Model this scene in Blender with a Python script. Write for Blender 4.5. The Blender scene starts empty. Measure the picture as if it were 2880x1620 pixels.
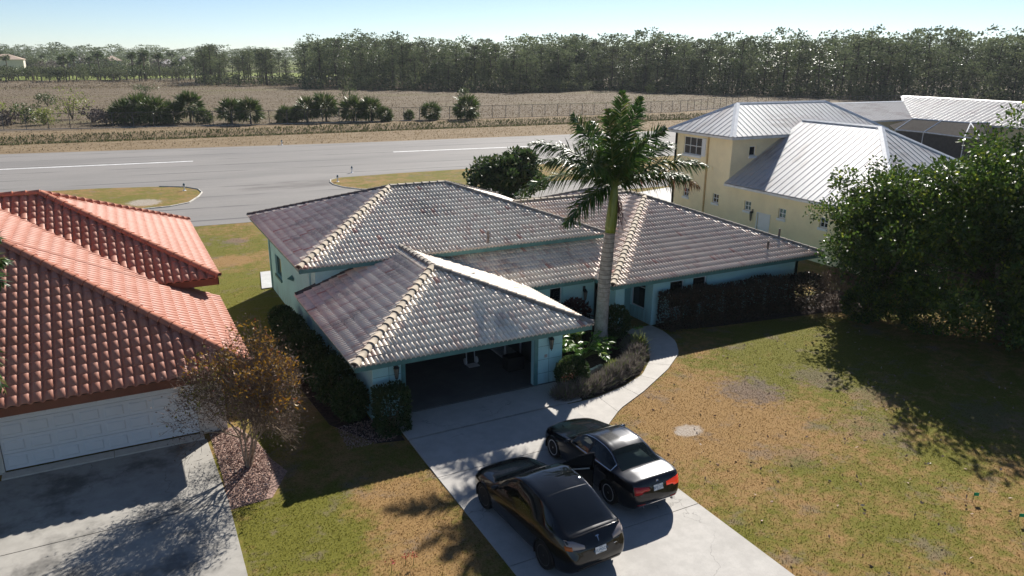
import bpy, bmesh, math, random
import numpy as np
from mathutils import Matrix, Vector
from mathutils.bvhtree import BVHTree
rng = np.random.default_rng(7); random.seed(7)
SC = bpy.context.scene
COL = SC.collection
# ---------------------------------------------------------------- camera
F, YAW, PIT, ROLL, HH = 2115.547, .488, .298, .009, 11.63
IW, IH = 2880, 1620
_cy, _sy, _cp, _sp = math.cos(YAW), math.sin(YAW), math.cos(PIT), math.sin(PIT)
FW = np.array([_sy*_cp, _cy*_cp, -_sp]); _r0 = np.array([_cy, -_sy, 0.]); _u0 = np.cross(_r0, FW)
RT = math.cos(ROLL)*_r0 + math.sin(ROLL)*_u0; UP = -math.sin(ROLL)*_r0 + math.cos(ROLL)*_u0
CAM = np.array([0, 0, HH])
cd = bpy.data.cameras.new('camera'); cam = bpy.data.objects.new('camera', cd); COL.objects.link(cam)
cd.sensor_width = 36; cd.lens = F/IW*36; cd.clip_end = 6000; cd.clip_start = .1
cam.matrix_world = Matrix(((RT[0], UP[0], -FW[0], 0), (RT[1], UP[1], -FW[1], 0), (RT[2], UP[2], -FW[2], HH), (0, 0, 0, 1)))
SC.camera = cam
# ---------------------------------------------------------------- light
SUN = Vector((1.10, 1.06, 1.0)).normalized()
el = math.asin(SUN.z); az = math.atan2(SUN.x, SUN.y)
w = bpy.data.worlds.new('World'); SC.world = w; w.use_nodes = True
nt = w.node_tree; bg = nt.nodes['Background']
sky = nt.nodes.new('ShaderNodeTexSky'); sky.sky_type = 'NISHITA'; sky.sun_disc = False
sky.sun_elevation = el; sky.sun_rotation = az; sky.air_density = .62; sky.dust_density = .10; sky.ozone_density = 2.0; sky.altitude = 10
nt.links.new(sky.outputs[0], bg.inputs[0]); bg.inputs[1].default_value = .055
sl = bpy.data.lights.new('sun', 'SUN'); sl.energy = 4.6; sl.angle = math.radians(.53); sl.color = (1, .95, .87)
so = bpy.data.objects.new('sun', sl); COL.objects.link(so); so.rotation_euler = SUN.to_track_quat('Z', 'Y').to_euler(); so.location = (30, 40, 60)
SC.view_settings.view_transform = 'Standard'; SC.view_settings.look = 'None'
SC.view_settings.exposure = 0.95; SC.view_settings.gamma = 1; SC.view_settings.use_curve_mapping = False
try:
    SC.cycles.max_bounces = 6; SC.cycles.transparent_max_bounces = 12; SC.cycles.caustics_reflective = False; SC.cycles.caustics_refractive = False
except Exception: pass
# ---------------------------------------------------------------- pixel helpers (direction only; distance from ground / wall planes)
def ray(x, y): return FW + RT*(x-IW/2)/F - UP*(y-IH/2)/F
def G(x, y, z=0.): d = ray(x, y); return CAM + d*((z-HH)/d[2])
def PX(p): d = np.array(p, float)-CAM; z = d@FW; return IW/2+F*(d@RT)/z, IH/2-F*(d@UP)/z, z
# ---------------------------------------------------------------- object helpers
def tag(o, label=None, cat=None, group=None, kind=None):
    if label: o['label'] = label
    if cat: o['category'] = cat
    if group: o['group'] = group
    if kind: o['kind'] = kind
    return o
def wmat(o):
    m = o.matrix_basis.copy()
    if o.parent: m = wmat(o.parent) @ o.matrix_parent_inverse @ m
    return m
def par(o, p, keep=True):
    if p is None: return o
    o.parent = p
    if keep: o.matrix_parent_inverse = wmat(p).inverted()
    return o
def empty(name, loc, rz=0):
    o = bpy.data.objects.new(name, None); COL.objects.link(o); o.location = loc; o.rotation_euler = (0, 0, rz); o.empty_display_size = .3
    return o
def link(name, me, parent=None, keep=True, m=None):
    if m is not None and not me.materials: me.materials.append(m)
    o = bpy.data.objects.new(name, me); COL.objects.link(o); par(o, parent, keep); return o
def np_mesh(name, V, Fc, mat=None, rnd=None, smooth=False):
    """V (n,3) array; Fc (m,4) or (m,3) index array or list of lists"""
    me = bpy.data.meshes.new(name); V = np.asarray(V, np.float32)
    if isinstance(Fc, np.ndarray):
        k = Fc.shape[1]; me.vertices.add(len(V)); me.vertices.foreach_set('co', V.ravel())
        me.loops.add(Fc.size); me.loops.foreach_set('vertex_index', Fc.astype(np.int32).ravel())
        me.polygons.add(len(Fc)); me.polygons.foreach_set('loop_start', np.arange(0, Fc.size, k, dtype=np.int32))
        me.update(calc_edges=True)
    else:
        me.from_pydata(V.tolist(), [], Fc); me.update()
    if rnd is not None:
        a = me.attributes.new('rnd', 'FLOAT', 'POINT'); a.data.foreach_set('value', np.asarray(rnd, np.float32))
    if smooth: me.polygons.foreach_set('use_smooth', np.ones(len(me.polygons), bool))
    if mat is not None: me.materials.append(mat)
    return me
class MB:
    def __init__(s): s.v = []; s.f = []
    def add(s, vs, fs):
        b = len(s.v); s.v += [tuple(map(float, q)) for q in vs]; s.f += [[b+i for i in q] for q in fs]; return s
    def box(s, x0, x1, y0, y1, z0, z1):
        return s.add([(x0,y0,z0),(x1,y0,z0),(x1,y1,z0),(x0,y1,z0),(x0,y0,z1),(x1,y0,z1),(x1,y1,z1),(x0,y1,z1)],
                     [(3,2,1,0),(4,5,6,7),(0,1,5,4),(1,2,6,5),(2,3,7,6),(3,0,4,7)])
    def obox(s, o, u, v, n, du, dv, dn):
        """box from origin o spanning du*u, dv*v, dn*n"""
        o, u, v, n = map(np.array, (o, u, v, n)); P = []
        for c in (0, 1):
            for b, a in ((0,0),(0,1),(1,1),(1,0)): P.append(o + u*du*a + v*dv*b + n*dn*c)
        return s.add(P, [(3,2,1,0),(4,5,6,7),(0,1,5,4),(1,2,6,5),(2,3,7,6),(3,0,4,7)])
    def prism(s, poly, z0, z1):
        n = len(poly); P = [(p[0], p[1], z0) for p in poly] + [(p[0], p[1], z1) for p in poly]
        return s.add(P, [list(range(n-1, -1, -1)), list(range(n, 2*n))] + [(i, (i+1) % n, n+(i+1) % n, n+i) for i in range(n)])
    def tube(s, pts, r, k=6, cap=True):
        pts = [np.array(p, float) for p in pts]; rr = r if hasattr(r, '__len__') else [r]*len(pts); P = []
        for i, p in enumerate(pts):
            t = pts[min(i+1, len(pts)-1)]-pts[max(i-1, 0)]; t = t/(np.linalg.norm(t)+1e-9)
            a = np.array([0, 0, 1.]) if abs(t[2]) < .9 else np.array([1., 0, 0]); x = np.cross(t, a); x /= np.linalg.norm(x); y = np.cross(t, x)
            for j in range(k):
                q = 2*math.pi*j/k; P.append(p + rr[i]*(math.cos(q)*x + math.sin(q)*y))
        fs = [(i*k+j, i*k+(j+1) % k, (i+1)*k+(j+1) % k, (i+1)*k+j) for i in range(len(pts)-1) for j in range(k)]
        if cap: fs += [list(range(k-1, -1, -1)), list(range((len(pts)-1)*k, len(pts)*k))]
        return s.add(P, fs)
    def lathe(s, prof, c=(0,0,0), k=16, axis=2):
        P = []
        for r, z in prof:
            for j in range(k):
                q = 2*math.pi*j/k; a, b = r*math.cos(q), r*math.sin(q)
                P.append((c[0]+a, c[1]+b, c[2]+z) if axis == 2 else ((c[0]+a, c[1]+z, c[2]+b) if axis == 1 else (c[0]+z, c[1]+a, c[2]+b)))
        n = len(prof)
        return s.add(P, [(i*k+j, i*k+(j+1) % k, (i+1)*k+(j+1) % k, (i+1)*k+j) for i in range(n-1) for j in range(k)] + [list(range(k-1, -1, -1)), list(range((n-1)*k, n*k))])
    def mesh(s, name, m=None, smooth=False):
        me = bpy.data.meshes.new(name); me.from_pydata(s.v, [], s.f); me.update()
        bm = bmesh.new(); bm.from_mesh(me); bmesh.ops.recalc_face_normals(bm, faces=bm.faces); bm.to_mesh(me); bm.free()
        if smooth: me.polygons.foreach_set('use_smooth', np.ones(len(me.polygons), bool))
        if m is not None: me.materials.append(m)
        return me
    def build(s, name, m, parent=None, keep=True, smooth=False): return link(name, s.mesh(name, m, smooth), parent, keep)
def leaves(P, D, L, Wd, jit=.35):
    """rhombic leaves: base points P, unit directions D, lengths L, widths Wd -> V, F, rnd"""
    n = len(P); D = D/np.linalg.norm(D, axis=1, keepdims=True)
    R = rng.normal(size=(n, 3)); S = np.cross(D, R); S /= np.linalg.norm(S, axis=1, keepdims=True)+1e-9; N = np.cross(S, D)
    L = np.broadcast_to(L, n)[:, None]; Wd = np.broadcast_to(Wd, n)[:, None]
    mid = P + D*L*.5 + N*L*.10
    V = np.stack([P, mid - S*Wd/2, P + D*L, mid + S*Wd/2], 1).reshape(-1, 3)
    Fc = np.arange(4*n).reshape(n, 4)
    return V, Fc, np.repeat(rng.random(n), 4)
def cat(parts):
    V, Fc, R, b = [], [], [], 0
    for v, f, r in parts: V.append(v); Fc.append(f+b); R.append(r); b += len(v)
    return np.concatenate(V), np.concatenate(Fc), np.concatenate(R)
def rdir(n, up=0.):
    d = rng.normal(size=(n, 3)); d[:, 2] += up; return d/np.linalg.norm(d, axis=1, keepdims=True)
# ---------------------------------------------------------------- materials
class NT:
    def __init__(s, name):
        s.m = bpy.data.materials.new(name); s.m.use_nodes = True; s.t = s.m.node_tree; s.b = s.t.nodes['Principled BSDF']; s.out = s.t.nodes['Material Output']
    def n(s, typ, **k):
        q = s.t.nodes.new('ShaderNode'+typ)
        for a, v in k.items(): setattr(q, a, v)
        return q
    def l(s, a, b): s.t.links.new(a, b)
    def put(s, sock, v):
        if isinstance(v, bpy.types.NodeSocket): s.l(v, sock)
        elif v is not None: sock.default_value = v if not (hasattr(v, '__len__') and len(v) == 3 and sock.type == 'RGBA') else (*v, 1)
    def math(s, op, a, b=None, c=None, clamp=False):
        q = s.n('Math', operation=op, use_clamp=clamp)
        for i, v in enumerate((a, b, c)):
            if v is not None: s.put(q.inputs[i], v)
        return q.outputs[0]
    def mix(s, f, a, b, mode='MIX'):
        q = s.n('Mix', data_type='RGBA', blend_type=mode); s.put(q.inputs[0], f); s.put(q.inputs[6], a); s.put(q.inputs[7], b); return q.outputs[2]
    def pos(s): return s.n('NewGeometry').outputs['Position']
    def noise(s, scale, det=3, rough=.55, vec=None, out=0, dist=0):
        q = s.n('TexNoise'); q.inputs['Scale'].default_value = scale; q.inputs['Detail'].default_value = det; q.inputs['Roughness'].default_value = rough; q.inputs['Distortion'].default_value = dist
        s.l(vec if vec is not None else s.pos(), q.inputs['Vector']); return q.outputs[out]
    def scalev(s, sc):
        q = s.n('VectorMath', operation='MULTIPLY'); s.l(s.pos(), q.inputs[0]); q.inputs[1].default_value = sc; return q.outputs[0]
    def ramp(s, f, stops, interp='LINEAR'):
        q = s.n('ValToRGB'); s.put(q.inputs[0], f); cr = q.color_ramp; cr.interpolation = interp
        while len(cr.elements) < len(stops): cr.elements.new(.5)
        for e, (p, c) in zip(cr.elements, stops): e.position = p; e.color = (*c, 1) if len(c) == 3 else c
        return q.outputs[0]
    def rng(s, f, a, b, c=0., d=1.):
        q = s.n('MapRange'); q.interpolation_type = 'SMOOTHSTEP'; s.put(q.inputs[0], f)
        for i, v in enumerate((a, b, c, d)): q.inputs[i+1].default_value = v
        return q.outputs[0]
    def rnd(s):
        a = s.n('Attribute', attribute_name='rnd').outputs['Fac']; o = s.n('ObjectInfo').outputs['Random']
        return s.math('FRACT', s.math('ADD', a, o))
    def n_x(s): q = s.n('SeparateXYZ'); s.l(s.pos(), q.inputs[0]); return q.outputs[0]
    def n_y(s): q = s.n('SeparateXYZ'); s.l(s.pos(), q.inputs[0]); return q.outputs[1]
    def bump(s, h, strength=.3, dist=.02):
        q = s.n('Bump'); q.inputs['Strength'].default_value = strength; q.inputs['Distance'].default_value = dist; s.l(h, q.inputs['Height']); s.l(q.outputs[0], s.b.inputs['Normal'])
    def fin(s, col, rough=.7, spec=.3, metal=0.):
        s.put(s.b.inputs['Base Color'], col); s.put(s.b.inputs['Roughness'], rough); s.b.inputs['Specular IOR Level'].default_value = spec; s.b.inputs['Metallic'].default_value = metal
        return s.m
def plain(name, c, rough=.6, spec=.4, metal=0., var=.12, scale=3., bump=0.):
    t = NT(name); n = t.noise(scale, 4)
    col = t.mix(t.rng(n, .3, .7), tuple(x*(1-var) for x in c), tuple(min(1, x*(1+var)) for x in c))
    if bump: t.bump(t.noise(scale*14, 3), bump, .01)
    return t.fin(col, rough, spec, metal)
def leafm(name, a, b, c=None, rough=.5, trans=.25, spec=.35, clump=0.):
    """leaf colour varies leaf by leaf between a and b (and now and then c)"""
    t = NT(name); r = t.rnd(); st = [(0, a), (.75, b)]
    if c: st += [(.86, b), (.93, c)]
    else: st += [(1, b)]
    col = t.ramp(r, st)
    if clump: col = t.mix(1., col, t.ramp(t.rng(t.noise(clump, 3, .6), .3, .7), [(0, (.45, .48, .45)), (1, (1.45, 1.4, 1.25))]), 'MULTIPLY')
    t.fin(col, rough, spec)
    if trans:
        tr = t.n('BsdfTranslucent'); t.l(col, tr.inputs[0]); mx = t.n('MixShader'); mx.inputs[0].default_value = trans
        t.l(t.b.outputs[0], mx.inputs[1]); t.l(tr.outputs[0], mx.inputs[2]); t.l(mx.outputs[0], t.out.inputs[0])
    return t.m
def m_stucco(name, c, dirt=.25):
    t = NT(name); n = t.noise(.9, 5, .6); z = t.n('SeparateXYZ'); t.l(t.pos(), z.inputs[0])
    streak = t.noise(1., 4, .6, vec=t.scalev((5, 5, .5)))
    lowdirt = t.math('MULTIPLY', t.rng(z.outputs[2], 1.0, .0), t.rng(streak, .42, .68))
    col = t.mix(t.rng(n, .3, .75), c, tuple(x*.88 for x in c)); col = t.mix(t.math('MULTIPLY', lowdirt, dirt*1.6), col, (.16, .15, .12))
    t.bump(t.noise(60, 3), .25, .008); return t.fin(col, .85, .2)
def m_tile_grey():
    t = NT('weathered_concrete_tile'); r = t.rnd()
    col = t.ramp(r, [(0, (.86, .77, .65)), (.25, (.81, .71, .60)), (.45, (.85, .73, .61)), (.62, (.76, .62, .52)), (.74, (.85, .76, .64)), (.91, (.70, .53, .44)), (.980, (.60, .32, .25)), (.987, (.64, .56, .47))], 'CONSTANT')
    n1 = t.noise(.45, 5, .65); n2 = t.noise(14, 3)
    st = t.math('MULTIPLY', t.rng(n1, .47, .68), t.rng(n2, .3, .6))
    x = t.n('SeparateXYZ'); t.l(t.pos(), x.inputs[0])
    pink = t.rng(x.outputs[0], 15, 21)      # newer, redder tiles over the entrance and bedroom wing
    col = t.mix(t.math('MULTIPLY', pink, .30), col, (.62, .36, .29)); st = t.math('MULTIPLY', st, t.math('SUBTRACT', 1, t.math('MULTIPLY', pink, .75)))
    col = t.mix(t.math('MULTIPLY', st, .55), col, (.14, .12, .105)); col = t.mix(t.math('MULTIPLY', t.rng(n2, .5, .75), .25), col, (.62, .60, .58))
    t.bump(t.noise(45, 3), .3, .006); return t.fin(col, .58, .4)
def m_tile_clay():
    t = NT('terracotta_tile'); r = t.rnd()
    col = t.ramp(r, [(0, (.40, .155, .095)), (.5, (.44, .175, .115)), (1, (.47, .205, .14))]); n = t.noise(2.2, 5, .7)
    col = t.mix(t.math('MULTIPLY', t.rng(n, .40, .7), .5), col, (.48, .24, .175)); col = t.mix(t.math('MULTIPLY', t.rng(t.noise(9, 4), .6, .75), .3), col, (.20, .09, .06))
    t.bump(t.noise(50, 3), .2, .005); return t.fin(col, .6, .35)
def m_metal_roof(name='white_metal_roofing', c=(.48, .48, .485), metal=.4, rough=.52):
    t = NT(name); st = t.noise(1., 5, .65, vec=t.scalev((.35, 2.2, .35))); pat = t.noise(.24, 3)
    k = t.math('MULTIPLY', t.rng(st, .44, .64), t.rng(pat, .44, .58)); x = t.n('SeparateXYZ'); t.l(t.pos(), x.inputs[0])
    col = t.mix(t.math('MULTIPLY', k, .8), c, (.30, .27, .265)); t.bump(t.noise(6, 2), .04, .01)
    return t.fin(col, rough, .3 if metal else .0, metal)
def m_concrete(name, c, stain, amt, crack=True):
    t = NT(name); n = t.noise(.55, 6, .65); n2 = t.noise(22, 4); n3 = t.noise(2.6, 4, .6)
    col = t.mix(t.rng(n3, .3, .7), c, tuple(x*.86 for x in c)); col = t.mix(t.math('MULTIPLY', t.rng(n, .46, .66), amt), col, stain)
    col = t.mix(t.math('MULTIPLY', t.rng(n2, .45, .75), .16), col, tuple(x*.55 for x in c))
    if crack:
        v = t.n('TexVoronoi', feature='DISTANCE_TO_EDGE'); v.inputs['Scale'].default_value = .34; dv = t.n('VectorMath', operation='ADD'); t.l(t.pos(), dv.inputs[0])
        nn = t.n('TexNoise'); nn.inputs['Scale'].default_value = 2.; nn.inputs['Detail'].default_value = 5; t.l(t.pos(), nn.inputs['Vector']); t.l(nn.outputs[1], dv.inputs[1]); t.l(dv.outputs[0], v.inputs['Vector'])
        ck = t.math('MULTIPLY', t.rng(v.outputs[0], .006, .001), t.rng(t.noise(.3, 1), .5, .6)); col = t.mix(t.math('MULTIPLY', ck, .5), col, tuple(x*.22 for x in c))
    t.bump(n2, .25, .004); return t.fin(col, .8, .25)
def m_asphalt():
    t = NT('old_grey_asphalt'); n = t.noise(1., 5, .65, vec=t.scalev((.03, .16, .1))); n2 = t.noise(3, 6, .7); big = t.noise(.05, 4)
    col = t.mix(t.rng(n, .35, .7), (.245, .231, .219), (.19, .181, .174)); col = t.mix(t.math('MULTIPLY', t.rng(n2, .5, .75), .25), col, (.10, .097, .096)); col = t.mix(t.math('MULTIPLY', t.rng(big, .5, .7), .35), col, (.245, .236, .23))
    jt = t.math('ABSOLUTE', t.math('SUBTRACT', t.math('FRACT', t.math('ADD', t.math('DIVIDE', t.math('ADD', t.n_y(), t.math('MULTIPLY', t.n_x(), .075)), 5.1), t.math('MULTIPLY', t.noise(.12, 2), .035))), .5)); col = t.mix(t.math('MULTIPLY', t.math('MULTIPLY', t.rng(jt, .05, .012), t.rng(t.noise(.10, 3), .38, .56)), .75), col, (.07, .068, .07)); sk = t.noise(1., 4, .6, vec=t.scalev((.02, 1.1, 1))); col = t.mix(t.math('MULTIPLY', t.rng(sk, .60, .72), .3), col, (.12, .115, .115))
    ds = t.n('VectorMath', operation='DISTANCE'); t.l(t.scalev((.45, 1, 1)), ds.inputs[0]); ds.inputs[1].default_value = (6.6, 71.5, 0); col = t.mix(t.math('MULTIPLY', t.math('MULTIPLY', t.rng(ds.outputs['Value'], 3.4, 1.2), t.rng(t.noise(.5, 4, vec=t.scalev((.4, 1.6, 1))), .35, .6)), .7), col, (.11, .10, .095)); t.bump(t.noise(30, 3), .2, .01); return t.fin(col, .85, .2)
LAWN_BLOBS = [(25, 20.5, 6, .26), (22.5, 19.5, 3.5, .1), (16.8, 17.6, 4.2, -.34), (19, 15.5, 3, -.14), (15.2, 14.8, 2.5, -.1), (23, 14, 6, .12), (17, 11, 4, .08), (28, 14, 5, .1), (3.0, 17.2, 2.8, .36), (2.6, 22, 1.6, .3), (5.6, 17.2, 1.9, -.30), (5.8, 14.5, 2.0, -.2), (4, 38, 8, .30), (4.2, 31, 4, .3),
              (4.5, 50, 6, .22), (5.6, 45.6, 1.7, -.5), (6.6, 50.7, 1.0, -.6), (1, 70, 5, .15), (30, 69, 9, .12), (15.5, 16.9, .8, -.6)]
def lawn_color(t, tuft=False):
    n = t.noise(.55, 6, .68); n2 = t.noise(3.2, 5, .65); n3 = t.noise(16, 4, .7); p = t.pos(); acc = t.math('ADD', t.math('MULTIPLY', n, 1.15), t.math('MULTIPLY', n2, .75))
    for x, y, r, wt in LAWN_BLOBS:
        d = t.n('VectorMath', operation='DISTANCE'); t.l(p, d.inputs[0]); d.inputs[1].default_value = (x, y, 0)
        acc = t.math('ADD', acc, t.math('MULTIPLY', t.rng(d.outputs['Value'], r, r*.15), wt))
    xy = t.n('SeparateXYZ'); t.l(p, xy.inputs[0]); acc = t.math('SUBTRACT', acc, t.rng(xy.outputs[1], 88, 108, 0, .35))
    g = t.rng(acc, .76, 1.16)
    tan = t.mix(t.rng(n3, .3, .7), (.225, .138, .056), (.32, .205, .09)); grn = t.mix(t.rng(n3, .3, .7), (.105, .105, .017), (.168, .162, .03))
    col = t.mix(g, tan, grn); col = t.mix(t.math('MULTIPLY', t.rng(t.noise(.7, 6, .75), .53, .66), .6), col, (.185, .145, .115))
    for x, y, r, wt in ((19.6, 18.2, 1.5, .75), (22.8, 17.9, 1.3, .55), (23.3, 15.9, 1.2, .4), (21, 14.2, 1.4, .3), (17.4, 14.0, .9, .3), (25.5, 13, 1.6, .35), (6.4, 50.6, 1.1, .7)):      # thin greyish worn patches
        d = t.n('VectorMath', operation='DISTANCE'); t.l(p, d.inputs[0]); d.inputs[1].default_value = (x, y, 0); f = t.rng(t.math('ADD', t.math('DIVIDE', d.outputs['Value'], r), t.math('MULTIPLY', t.math('SUBTRACT', n2, .5), 2.2)), 1.0, .4); col = t.mix(t.math('MULTIPLY', f, wt), col, (.15, .12, .105))
    col = t.mix(1., col, t.ramp(t.noise(38, 4, .75), [(.28, (.62, .60, .58)), (.72, (1.3, 1.28, 1.25))]), 'MULTIPLY')
    for x, y, r, sx in ((15.5, 16.85, .62, 1.35), (1.9, 67.6, 1.5, .8), (22, 66, 1.7, 1.4)):      # bare sandy scrapes with ragged edges
        d = t.n('VectorMath', operation='DISTANCE'); q = t.n('VectorMath', operation='MULTIPLY'); t.l(p, q.inputs[0]); q.inputs[1].default_value = (1, sx, 1); t.l(q.outputs[0], d.inputs[0]); d.inputs[1].default_value = (x, y*sx, 0)
        f = t.rng(t.math('ADD', t.math('DIVIDE', d.outputs['Value'], r), t.math('MULTIPLY', t.math('SUBTRACT', n2, .5), 1.1)), 1.0, .62); col = t.mix(t.math('MULTIPLY', f, .85), col, t.mix(t.rng(n3, .35, .65), (.46, .41, .36), (.24, .20, .165)))
    return col
def m_lawn():
    t = NT('patchy_lawn'); col = lawn_color(t)
    xy = t.n('SeparateXYZ'); t.l(t.pos(), xy.inputs[0]); y = xy.outputs[1]
    # mown strip, ditch weeds, reed marsh beyond the fence, golf turf far off
    mar = t.mix(t.rng(t.noise(.16, 6, .7, vec=t.scalev((.35, 1, 1))), .35, .68), (.115, .088, .055), (.175, .138, .098)); mar = t.mix(t.math('MULTIPLY', t.rng(t.noise(.05, 4, .6, vec=t.scalev((.3, 1, 1))), .52, .64), .6), mar, (.13, .118, .05))
    col = t.mix(t.rng(y, 92, 106, 0, .9), col, t.mix(t.rng(t.noise(.5, 5, .7, vec=t.scalev((.3, 1, 1))), .35, .65), (.17, .125, .075), (.235, .18, .115))); col = t.mix(t.rng(y, 137, 141), col, mar); far = t.mix(t.rng(t.noise(.02, 3), .45, .55), (.20, .24, .06), (.10, .10, .05)); col = t.mix(t.rng(y, 396, 404), col, far)
    t.bump(t.noise(9, 5, .7), .3, .02); return t.fin(col, .95, .1)
def m_tuft():
    t = NT('grass_blades'); col = lawn_color(t); r = t.rnd(); col = t.mix(t.math('MULTIPLY', r, .22), col, t.mix(1., col, (.45, .42, .38), 'MULTIPLY'), 'MIX'); t.fin(col, .95, .05); tr = t.n('BsdfTranslucent'); t.l(col, tr.inputs[0]); mx = t.n('MixShader'); mx.inputs[0].default_value = .5; t.l(t.b.outputs[0], mx.inputs[1]); t.l(tr.outputs[0], mx.inputs[2]); t.l(mx.outputs[0], t.out.inputs[0]); return t.m
MT = dict(
 lawn=m_lawn(), tuft=m_tuft(), asphalt=m_asphalt(), drive=m_concrete('pale_concrete', (.475, .452, .42), (.32, .30, .275), .35), drive2=m_concrete('stained_concrete', (.385, .365, .33), (.09, .086, .08), .8),
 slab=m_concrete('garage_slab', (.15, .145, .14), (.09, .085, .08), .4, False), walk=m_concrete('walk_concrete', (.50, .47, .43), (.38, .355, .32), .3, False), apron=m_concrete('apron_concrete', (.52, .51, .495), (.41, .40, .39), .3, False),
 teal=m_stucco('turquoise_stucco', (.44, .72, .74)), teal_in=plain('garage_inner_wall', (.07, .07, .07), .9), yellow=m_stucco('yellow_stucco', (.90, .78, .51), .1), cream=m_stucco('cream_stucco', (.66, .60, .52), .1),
 fascia=plain('teal_fascia', (.085, .215, .21), .5), fascia_edge=plain('grey_drip_edge', (.30, .32, .31), .5), fascia_red=plain('brown_red_fascia', (.17, .055, .03), .55), gutter=plain('white_gutter', (.66, .66, .66), .4), downspout=plain('tan_downspout', (.50, .36, .18), .5),
 tile=m_tile_grey(), clay=m_tile_clay(), cap=plain('cream_ridge_cap', (.31, .265, .21), .8, .2, var=.2, scale=2.5, bump=.2), cap_grey=plain('grey_ridge_cap', (.28, .25, .215), .8, .2, var=.22, scale=2, bump=.2), cap_dark=plain('dark_ridge_cap', (.15, .13, .12), .85, .2, var=.3), mortar=plain('dark_mortar', (.05, .042, .04), .9), clay_cap=plain('terracotta_cap', (.50, .20, .125), .75, .3, var=.15), deck=plain('dark_roof_deck', (.085, .072, .064), .9, .1, var=.4, scale=4),  # deck: dark colour that shows between the barrels as lines along the pans
 metal=m_metal_roof(), metal2=m_metal_roof('dull_white_metal_roofing', (.42, .41, .41), .0, .9), metal_trim=plain('white_ridge_flashing', (.72, .73, .74), .45), seam=plain('grey_metal_seam', (.62, .63, .64), .5, metal=.7), screen=plain('grey_insect_screen', (.085, .08, .075), .95, 0.), white=plain('white_paint', (.72, .73, .74), .5, var=.02), dark=plain('near_black', (.012, .012, .013), .7), line=plain('runway_paint', (.72, .72, .72), .7, var=.2, scale=1.5),  # seam: light grey metal for the seams and the roof base
 bark=plain('grey_bark', (.16, .125, .095), .9, .2, var=.35, scale=6, bump=.5), bark_pale=plain('pale_peeling_bark', (.33, .25, .18), .8, .2, var=.4, scale=9, bump=.4), pine_bark=plain('pine_bark', (.06, .048, .04), .95, .1), soil=plain('dark_mulch', (.055, .038, .03), .95, .1, var=.5, scale=9, bump=.7), gravel=plain('pink_gravel_bed', (.30, .20, .165), .9, .2, var=.5, scale=14, bump=.7), redmulch=plain('red_mulch', (.20, .035, .03), .9, .2, var=.5, scale=14, bump=.7), stone=plain('edging_stone', (.46, .44, .40), .85, .2, var=.3, scale=5, bump=.4), sand=plain('bare_sand', (.50, .44, .37), .95, .1, var=.3, scale=3, bump=.4),
 iron=plain('black_lantern_metal', (.02, .02, .022), .5), fence=plain('galvanised_post', (.10, .10, .10), .6), brass=plain('lantern_glass', (.20, .19, .15), .2),
 far_roof=plain('far_tan_roof', (.50, .38, .29), .8, var=.1), far_roof2=plain('far_grey_roof', (.42, .39, .37), .8, var=.1), far_wall=plain('far_cream_wall', (.60, .55, .47), .8), ditch=plain('ditch_weeds', (.10, .115, .045), .95, .1, var=.6, scale=.6),
)
def m_glass(name, c, rough=.04):
    t = NT(name); t.fin(c, rough, .6); return t.m
MT['pane'] = m_glass('window_pane', (.012, .014, .016)); MT['pane_blue'] = m_glass('pale_blue_pane', (.10, .15, .16), .1)  # pane_blue: paler bluish pane colour, no emission
L = dict(
 oak=leafm('broadleaf_green', (.03, .068, .013), (.075, .125, .022), (.20, .24, .035), .4, .4, clump=.75), bush=leafm('dark_shrub_leaf', (.028, .055, .016), (.055, .092, .026), (.11, .12, .042), .5, .3), hedge=leafm('bronze_hedge_leaf', (.035, .036, .022), (.075, .055, .038), (.13, .065, .045), .55, .3),
 palm=leafm('palm_leaflet', (.025, .065, .012), (.07, .135, .025), (.17, .17, .05), .42, .3, .4), palm_dry=leafm('dry_palm_leaflet', (.10, .06, .03), (.22, .13, .05), (.30, .11, .10), .45), sabal=leafm('fan_palm_leaf', (.05, .085, .02), (.11, .16, .035), (.27, .25, .15), .45, .2), 
 myrtle=leafm('autumn_myrtle_leaf', (.30, .15, .02), (.36, .21, .03), (.30, .075, .035), .5, .35), myrtle_dry=leafm('dry_seed_twig', (.085, .058, .045), (.15, .10, .07), None, .8, .1), myrtle_green=leafm('green_myrtle_leaf', (.12, .14, .02), (.20, .19, .03), None, .5, .3),
 pine=leafm('pine_needles', (.085, .115, .058), (.15, .185, .095), (.20, .225, .13), .8, .3, .08, clump=.13), pine_dark=leafm('dark_broadleaf', (.07, .09, .045), (.12, .145, .07), (.17, .18, .095), .8, .25, .1, clump=.2), grey=leafm('bare_grey_twigs', (.12, .095, .085), (.19, .15, .135), None, .9, 0.), lime=leafm('lime_leaf', (.15, .19, .04), (.28, .30, .09), None, .5, .35), croton=leafm('yellow_croton_leaf', (.26, .24, .03), (.42, .34, .05), (.12, .16, .03), .45, .3),
 philo=leafm('bright_philodendron_leaf', (.05, .13, .018), (.14, .25, .04), (.30, .36, .10), .35, .3), laven=leafm('dry_lavender_twig', (.15, .125, .115), (.24, .21, .18), (.15, .20, .05), .8, .2), reed=leafm('dry_reed', (.125, .096, .062), (.17, .134, .094), (.20, .165, .125), .95, .5, .03), straw=leafm('straw_tuft', (.18, .135, .08), (.25, .195, .125), (.29, .235, .155), .95, .5, .03), weed=leafm('ditch_weed', (.05, .065, .022), (.11, .12, .045), (.17, .15, .07), .8, .2), chips=leafm('gravel_chip', (.20, .115, .095), (.40, .28, .23), (.52, .44, .38), .9, 0.), redl=leafm('maroon_leaf', (.035, .014, .014), (.06, .022, .02), None, .5, .15), flower=leafm('red_flower', (.45, .02, .03), (.6, .04, .05), None, .5, .1))
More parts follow.
